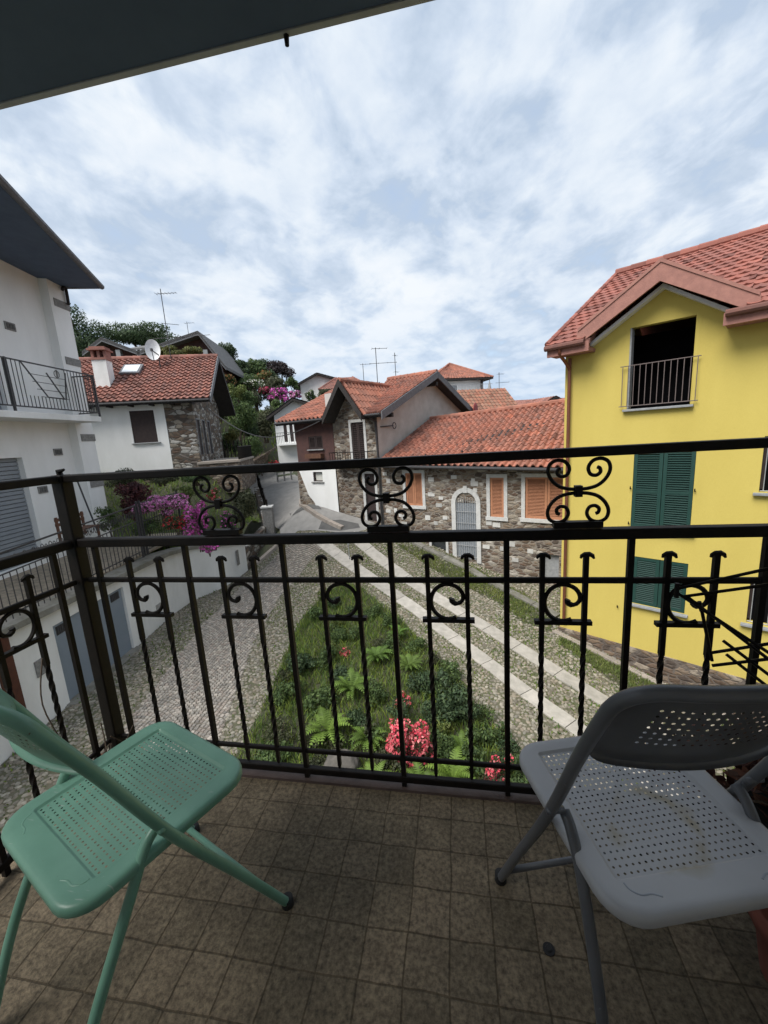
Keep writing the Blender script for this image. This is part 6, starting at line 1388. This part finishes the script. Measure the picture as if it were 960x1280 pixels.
def make_chair(loc, az, label, pm, tm, rear_y, ptop=.845):
    t = thing('folding_chair', (loc[0], loc[1], 4.40), label, 'chair', 'perforated metal folding chairs'); zs = .442
    px0, px1, py0, py1 = -.134, .134, -.130, .131
    mb = MB(); perforated(mb, px0, px1, py0, py1, 23, 22, .19, lambda x, y: (x, y, zs - .005)); seat_o = lambda ins, r: rrect(-.182 + ins, .182 - ins, -.191 + ins, .172 - ins, r, taper=.16)
    rings = [[(x, y, zs - .005) for x, y in rrect(px0, px1, py0, py1, .0008)], [(x, y, zs - .0045) for x, y in rrect(px0 - .002, px1 + .002, py0 - .002, py1 + .002, .004)], [(x, y, zs - .0004) for x, y in rrect(px0 - .0045, px1 + .0045, py0 - .0045, py1 + .0045, .008)], [(x, y, zs) for x, y in rrect(px0 - .0065, px1 + .0065, py0 - .0065, py1 + .0065, .010)],
             [(x, y, zs) for x, y in seat_o(.018, .045)], [(x, y, zs) for x, y in seat_o(.0085, .052)], [(x, y, zs - .0017) for x, y in seat_o(.0045, .056)], [(x, y, zs - .0045) for x, y in seat_o(.0012, .06)], [(x, y, zs - .009) for x, y in seat_o(0, .06)], [(x, y, zs - .018) for x, y in seat_o(0, .06)], [(x, y, zs - .0215) for x, y in seat_o(.002, .058)], [(x, y, zs - .022) for x, y in seat_o(.006, .055)], [(x, y, zs - .021) for x, y in seat_o(.014, .05)]]
    ringloft(mb, rings)
    seat = mb.build('seat', M[pm] if pm != 'gry_paint' else M['gry_seat'], None, True, merge=True)
    mb = MB()
    for sx in (-1, 1): mb.tube(crom([(sx * .130, -.139, zs - .0017), (sx * .127, -.150, zs - .0017), (sx * .115, -.159, zs - .0017), (sx * .098, -.160, zs - .0017), (sx * .085, -.166, zs - .0019)], 5), .0026, 8)
    
    for emb in mb.build_each('pressed_mark', M[pm], None, smooth_=True): emb.parent = seat
    # bent tube frame: front feet, past the seat, up and round the back
    bow = .048
    side = [(.207, .005), (.10, .215), (.0, .405), (-.055, .52), (-.115, .66), (-.165, .765)]
    path = [(-.200, y, z) for y, z in side] + [(-.192, -.187, ptop - .035), (-.165, -.200 - bow * .25, ptop - .008), (-.10, -.205 - bow * .7, ptop), (0, -.205 - bow, ptop + .002), (.10, -.205 - bow * .7, ptop), (.165, -.200 - bow * .25, ptop - .008), (.192, -.187, ptop - .035)] + [(.200, y, z) for y, z in side[::-1]]
    mb = MB(); mb.tube(crom(path, 6), .0102, 10); fo = mb.build('back_frame', M[tm], None, True)
    mb = MB(); mb.tube([(-.195, .165, .085), (.195, .165, .085)], .008, 8); cr_ = mb.build('crossbar', M[tm], None, True)
    rl = [(.172, -.035, .475), (.172, -.062, .455), (.172, -.10, .385), (.172, (rear_y - .1) / 2 - .012, .20), (.172, rear_y, .005)]
    mb = MB()
    for sx in (-1, 1): mb.tube(crom([(sx * x, y, z) for x, y, z in rl], 6), .0098, 10)
    mb.tube([(-.172, (rear_y - .1) * .75 - .03, .11), (.172, (rear_y - .1) * .75 - .03, .11)], .008, 8); ro = mb.build('rear_legs', M[tm], None, True)
    # backrest panel
    def bf(x, s_):
        z = .658 + s_; y0_ = -.114 - (s_ / .175) * .086; b = bow * (1 - (x / .19) ** 2); return (x, y0_ - b + .012, z)
    bx0, bx1, b0_, b1_ = -.140, .140, .048, .142
    mb = MB(); perforated(mb, bx0, bx1, b0_, b1_, 24, 7, .2, bf)
    ringloft(mb, [[bf(x, y) for x, y in rrect(bx0, bx1, b0_, b1_, .0008, 20)], [bf(x, y) for x, y in rrect(-.172, .172, .004, .178, .035, 20)], [bf(x, y) for x, y in rrect(-.190, .190, 0, .187, .038, 20)], [tuple(np.array(bf(x, y)) + np.array((0, -.012, 0))) for x, y in rrect(-.193, .193, -.002, .189, .038, 20)]])
    bo = mb.build('backrest', M[tm], None, True, merge=True)
    mb = MB(); [mb.tube([(sx * .180, -.047, .492), (sx * .2125, -.047, .492)], .006, 8) for sx in (-1, 1)]; rvs = mb.build_each('rivet', M[tm], None, smooth_=True)
    for o in [seat, fo, cr_, ro, bo] + rvs: o.parent = t
    for x, y, z, par in ((-.2, .207, .0, fo), (.2, .207, .0, fo), (-.172, rear_y, 0, ro), (.172, rear_y, 0, ro)):
        mb = MB(); mb.tube([(x, y, 0), (x, y + .0, .022)], [.0155, .0145], 10); f_ = mb.build('rubber_foot', M['rubber'], None, True); f_.parent = par
    t.rotation_euler = (0, 0, az); return t


sc_ = onz(815, 1030, 4.84)
M['gry_seat'] = mat('grey_seat_paint', (.44, .445, .455), (.39, .395, .41), 5, .36, .0, 90, spec=.5, extra=stain_extra((sc_[0], sc_[1], 4.837), .075))
make_chair((-.7175, .644), radians(-22), 'mint green metal folding chair facing the railing corner on the left', 'grn_paint', 'grn_paint', -.275)
make_chair((.3375, .74), radians(15.5), 'grey metal folding chair with a yellow stain on its seat', 'gry_paint', 'gry_tube', -.20)

# dried plant and pots at the right of the balcony
p = (.80, .93, 4.40); t = thing('planter', p, 'dark planter of dried brown leaves behind the grey chair', 'planter')
mb = MB(); n = 20
rg = [[(p[0] + r * cos(2 * pi * k / n), p[1] + r * sin(2 * pi * k / n), 4.40 + z) for k in range(n)] for r, z in ((.10, .0), (.13, .22), (.145, .22), (.145, .26), (.13, .26), (.125, .23), (.02, .225))]; ringloft(mb, rg); mb.build('pot', M['rubber'], t, True)
mb = MB(); C = np.array(p) + np.array([-.06, .02, .34]) + rng.normal(0, 1, (420, 3)) * np.array([.12, .06, .055]); leafset(mb, C, rng.normal(0, 1, C.shape), .045, [(1, 1, 1), (.7, .6, .6), (1.5, 1.3, 1.2), (.5, .4, .45)]); mb.build('dried_leaves', M['dry'], t)
mb = MB()
for k in range(26):
    a = np.array(p) + np.array([rng.normal(0, .03), rng.normal(0, .03), .22]); e = a + np.array([rng.normal(-.06, .12), rng.normal(.0, .06), rng.uniform(.06, .2)]); mb.tube([a, (a + e) / 2 + Z3 * .03, e], .003, 4)
mb.build('stems', M['bark'], t)
q = onz(952, 1150, 4.55); t = thing('flower_pot', (q[0] + .075, q[1], 4.40), 'reddish terracotta pot under the right side of the grey chair', 'flower pot')
mb = MB(); c0 = q + np.array([.075, 0, 0]); rg = [[(c0[0] + r * cos(2 * pi * k / n), c0[1] + r * sin(2 * pi * k / n), 4.40 + z) for k in range(n)] for r, z in ((.055, 0), (.075, .13), (.085, .13), (.085, .165), (.075, .165), (.07, .14), (.01, .135))]; ringloft(mb, rg); mb.build('body', M['pot'], t, True)

# dry twigs caught at the corner post
t = thing('dry_twigs', (XL + .06, 1.08, 4.40), 'dry vine twigs tangled at the foot of the corner post', 'twigs'); mb = MB()
for k in range(16):
    a = np.array([XL + rng.uniform(-.03, .12), 1.08 + rng.uniform(-.08, .02), 4.40]); e = a + np.array([rng.normal(0, .07), rng.normal(0, .03), rng.uniform(.06, .24)]); mb.tube(crom([a, (a + e) / 2 + rng.normal(0, .02, 3), e], 4), .0022, 4)
mb.tube(crom([(XL - .0, .93, 4.42), (XL + .01, .95, 4.6), (XL - .01, .93, 4.8), (XL + .005, .95, 4.95)], 5), .0022, 4); mb.build('twigs', M['bark'], t)
mb = MB(); C = np.array([XL + .05, 1.07, 4.45]) + rng.normal(0, 1, (40, 3)) * np.array([.06, .03, .04]); leafset(mb, C, rng.normal(0, 1, C.shape), .03, [(1, 1, 1), (1.8, 1.6, 1.4)]); mb.build('leaves', M['dry'], t)
t = thing('drain_cover', onz(686, 1187, 4.40), 'small round dark drain cover in the balcony floor', 'drain'); mb = MB(); q = onz(686, 1187, 4.40); mb.tube([q - Z3 * .01, q + Z3 * .003], [.013, .013], 14); mb.tube([q + Z3 * .003, q + Z3 * .006], [.008, .006], 10); mb.build('cover', M['rubber'], t)
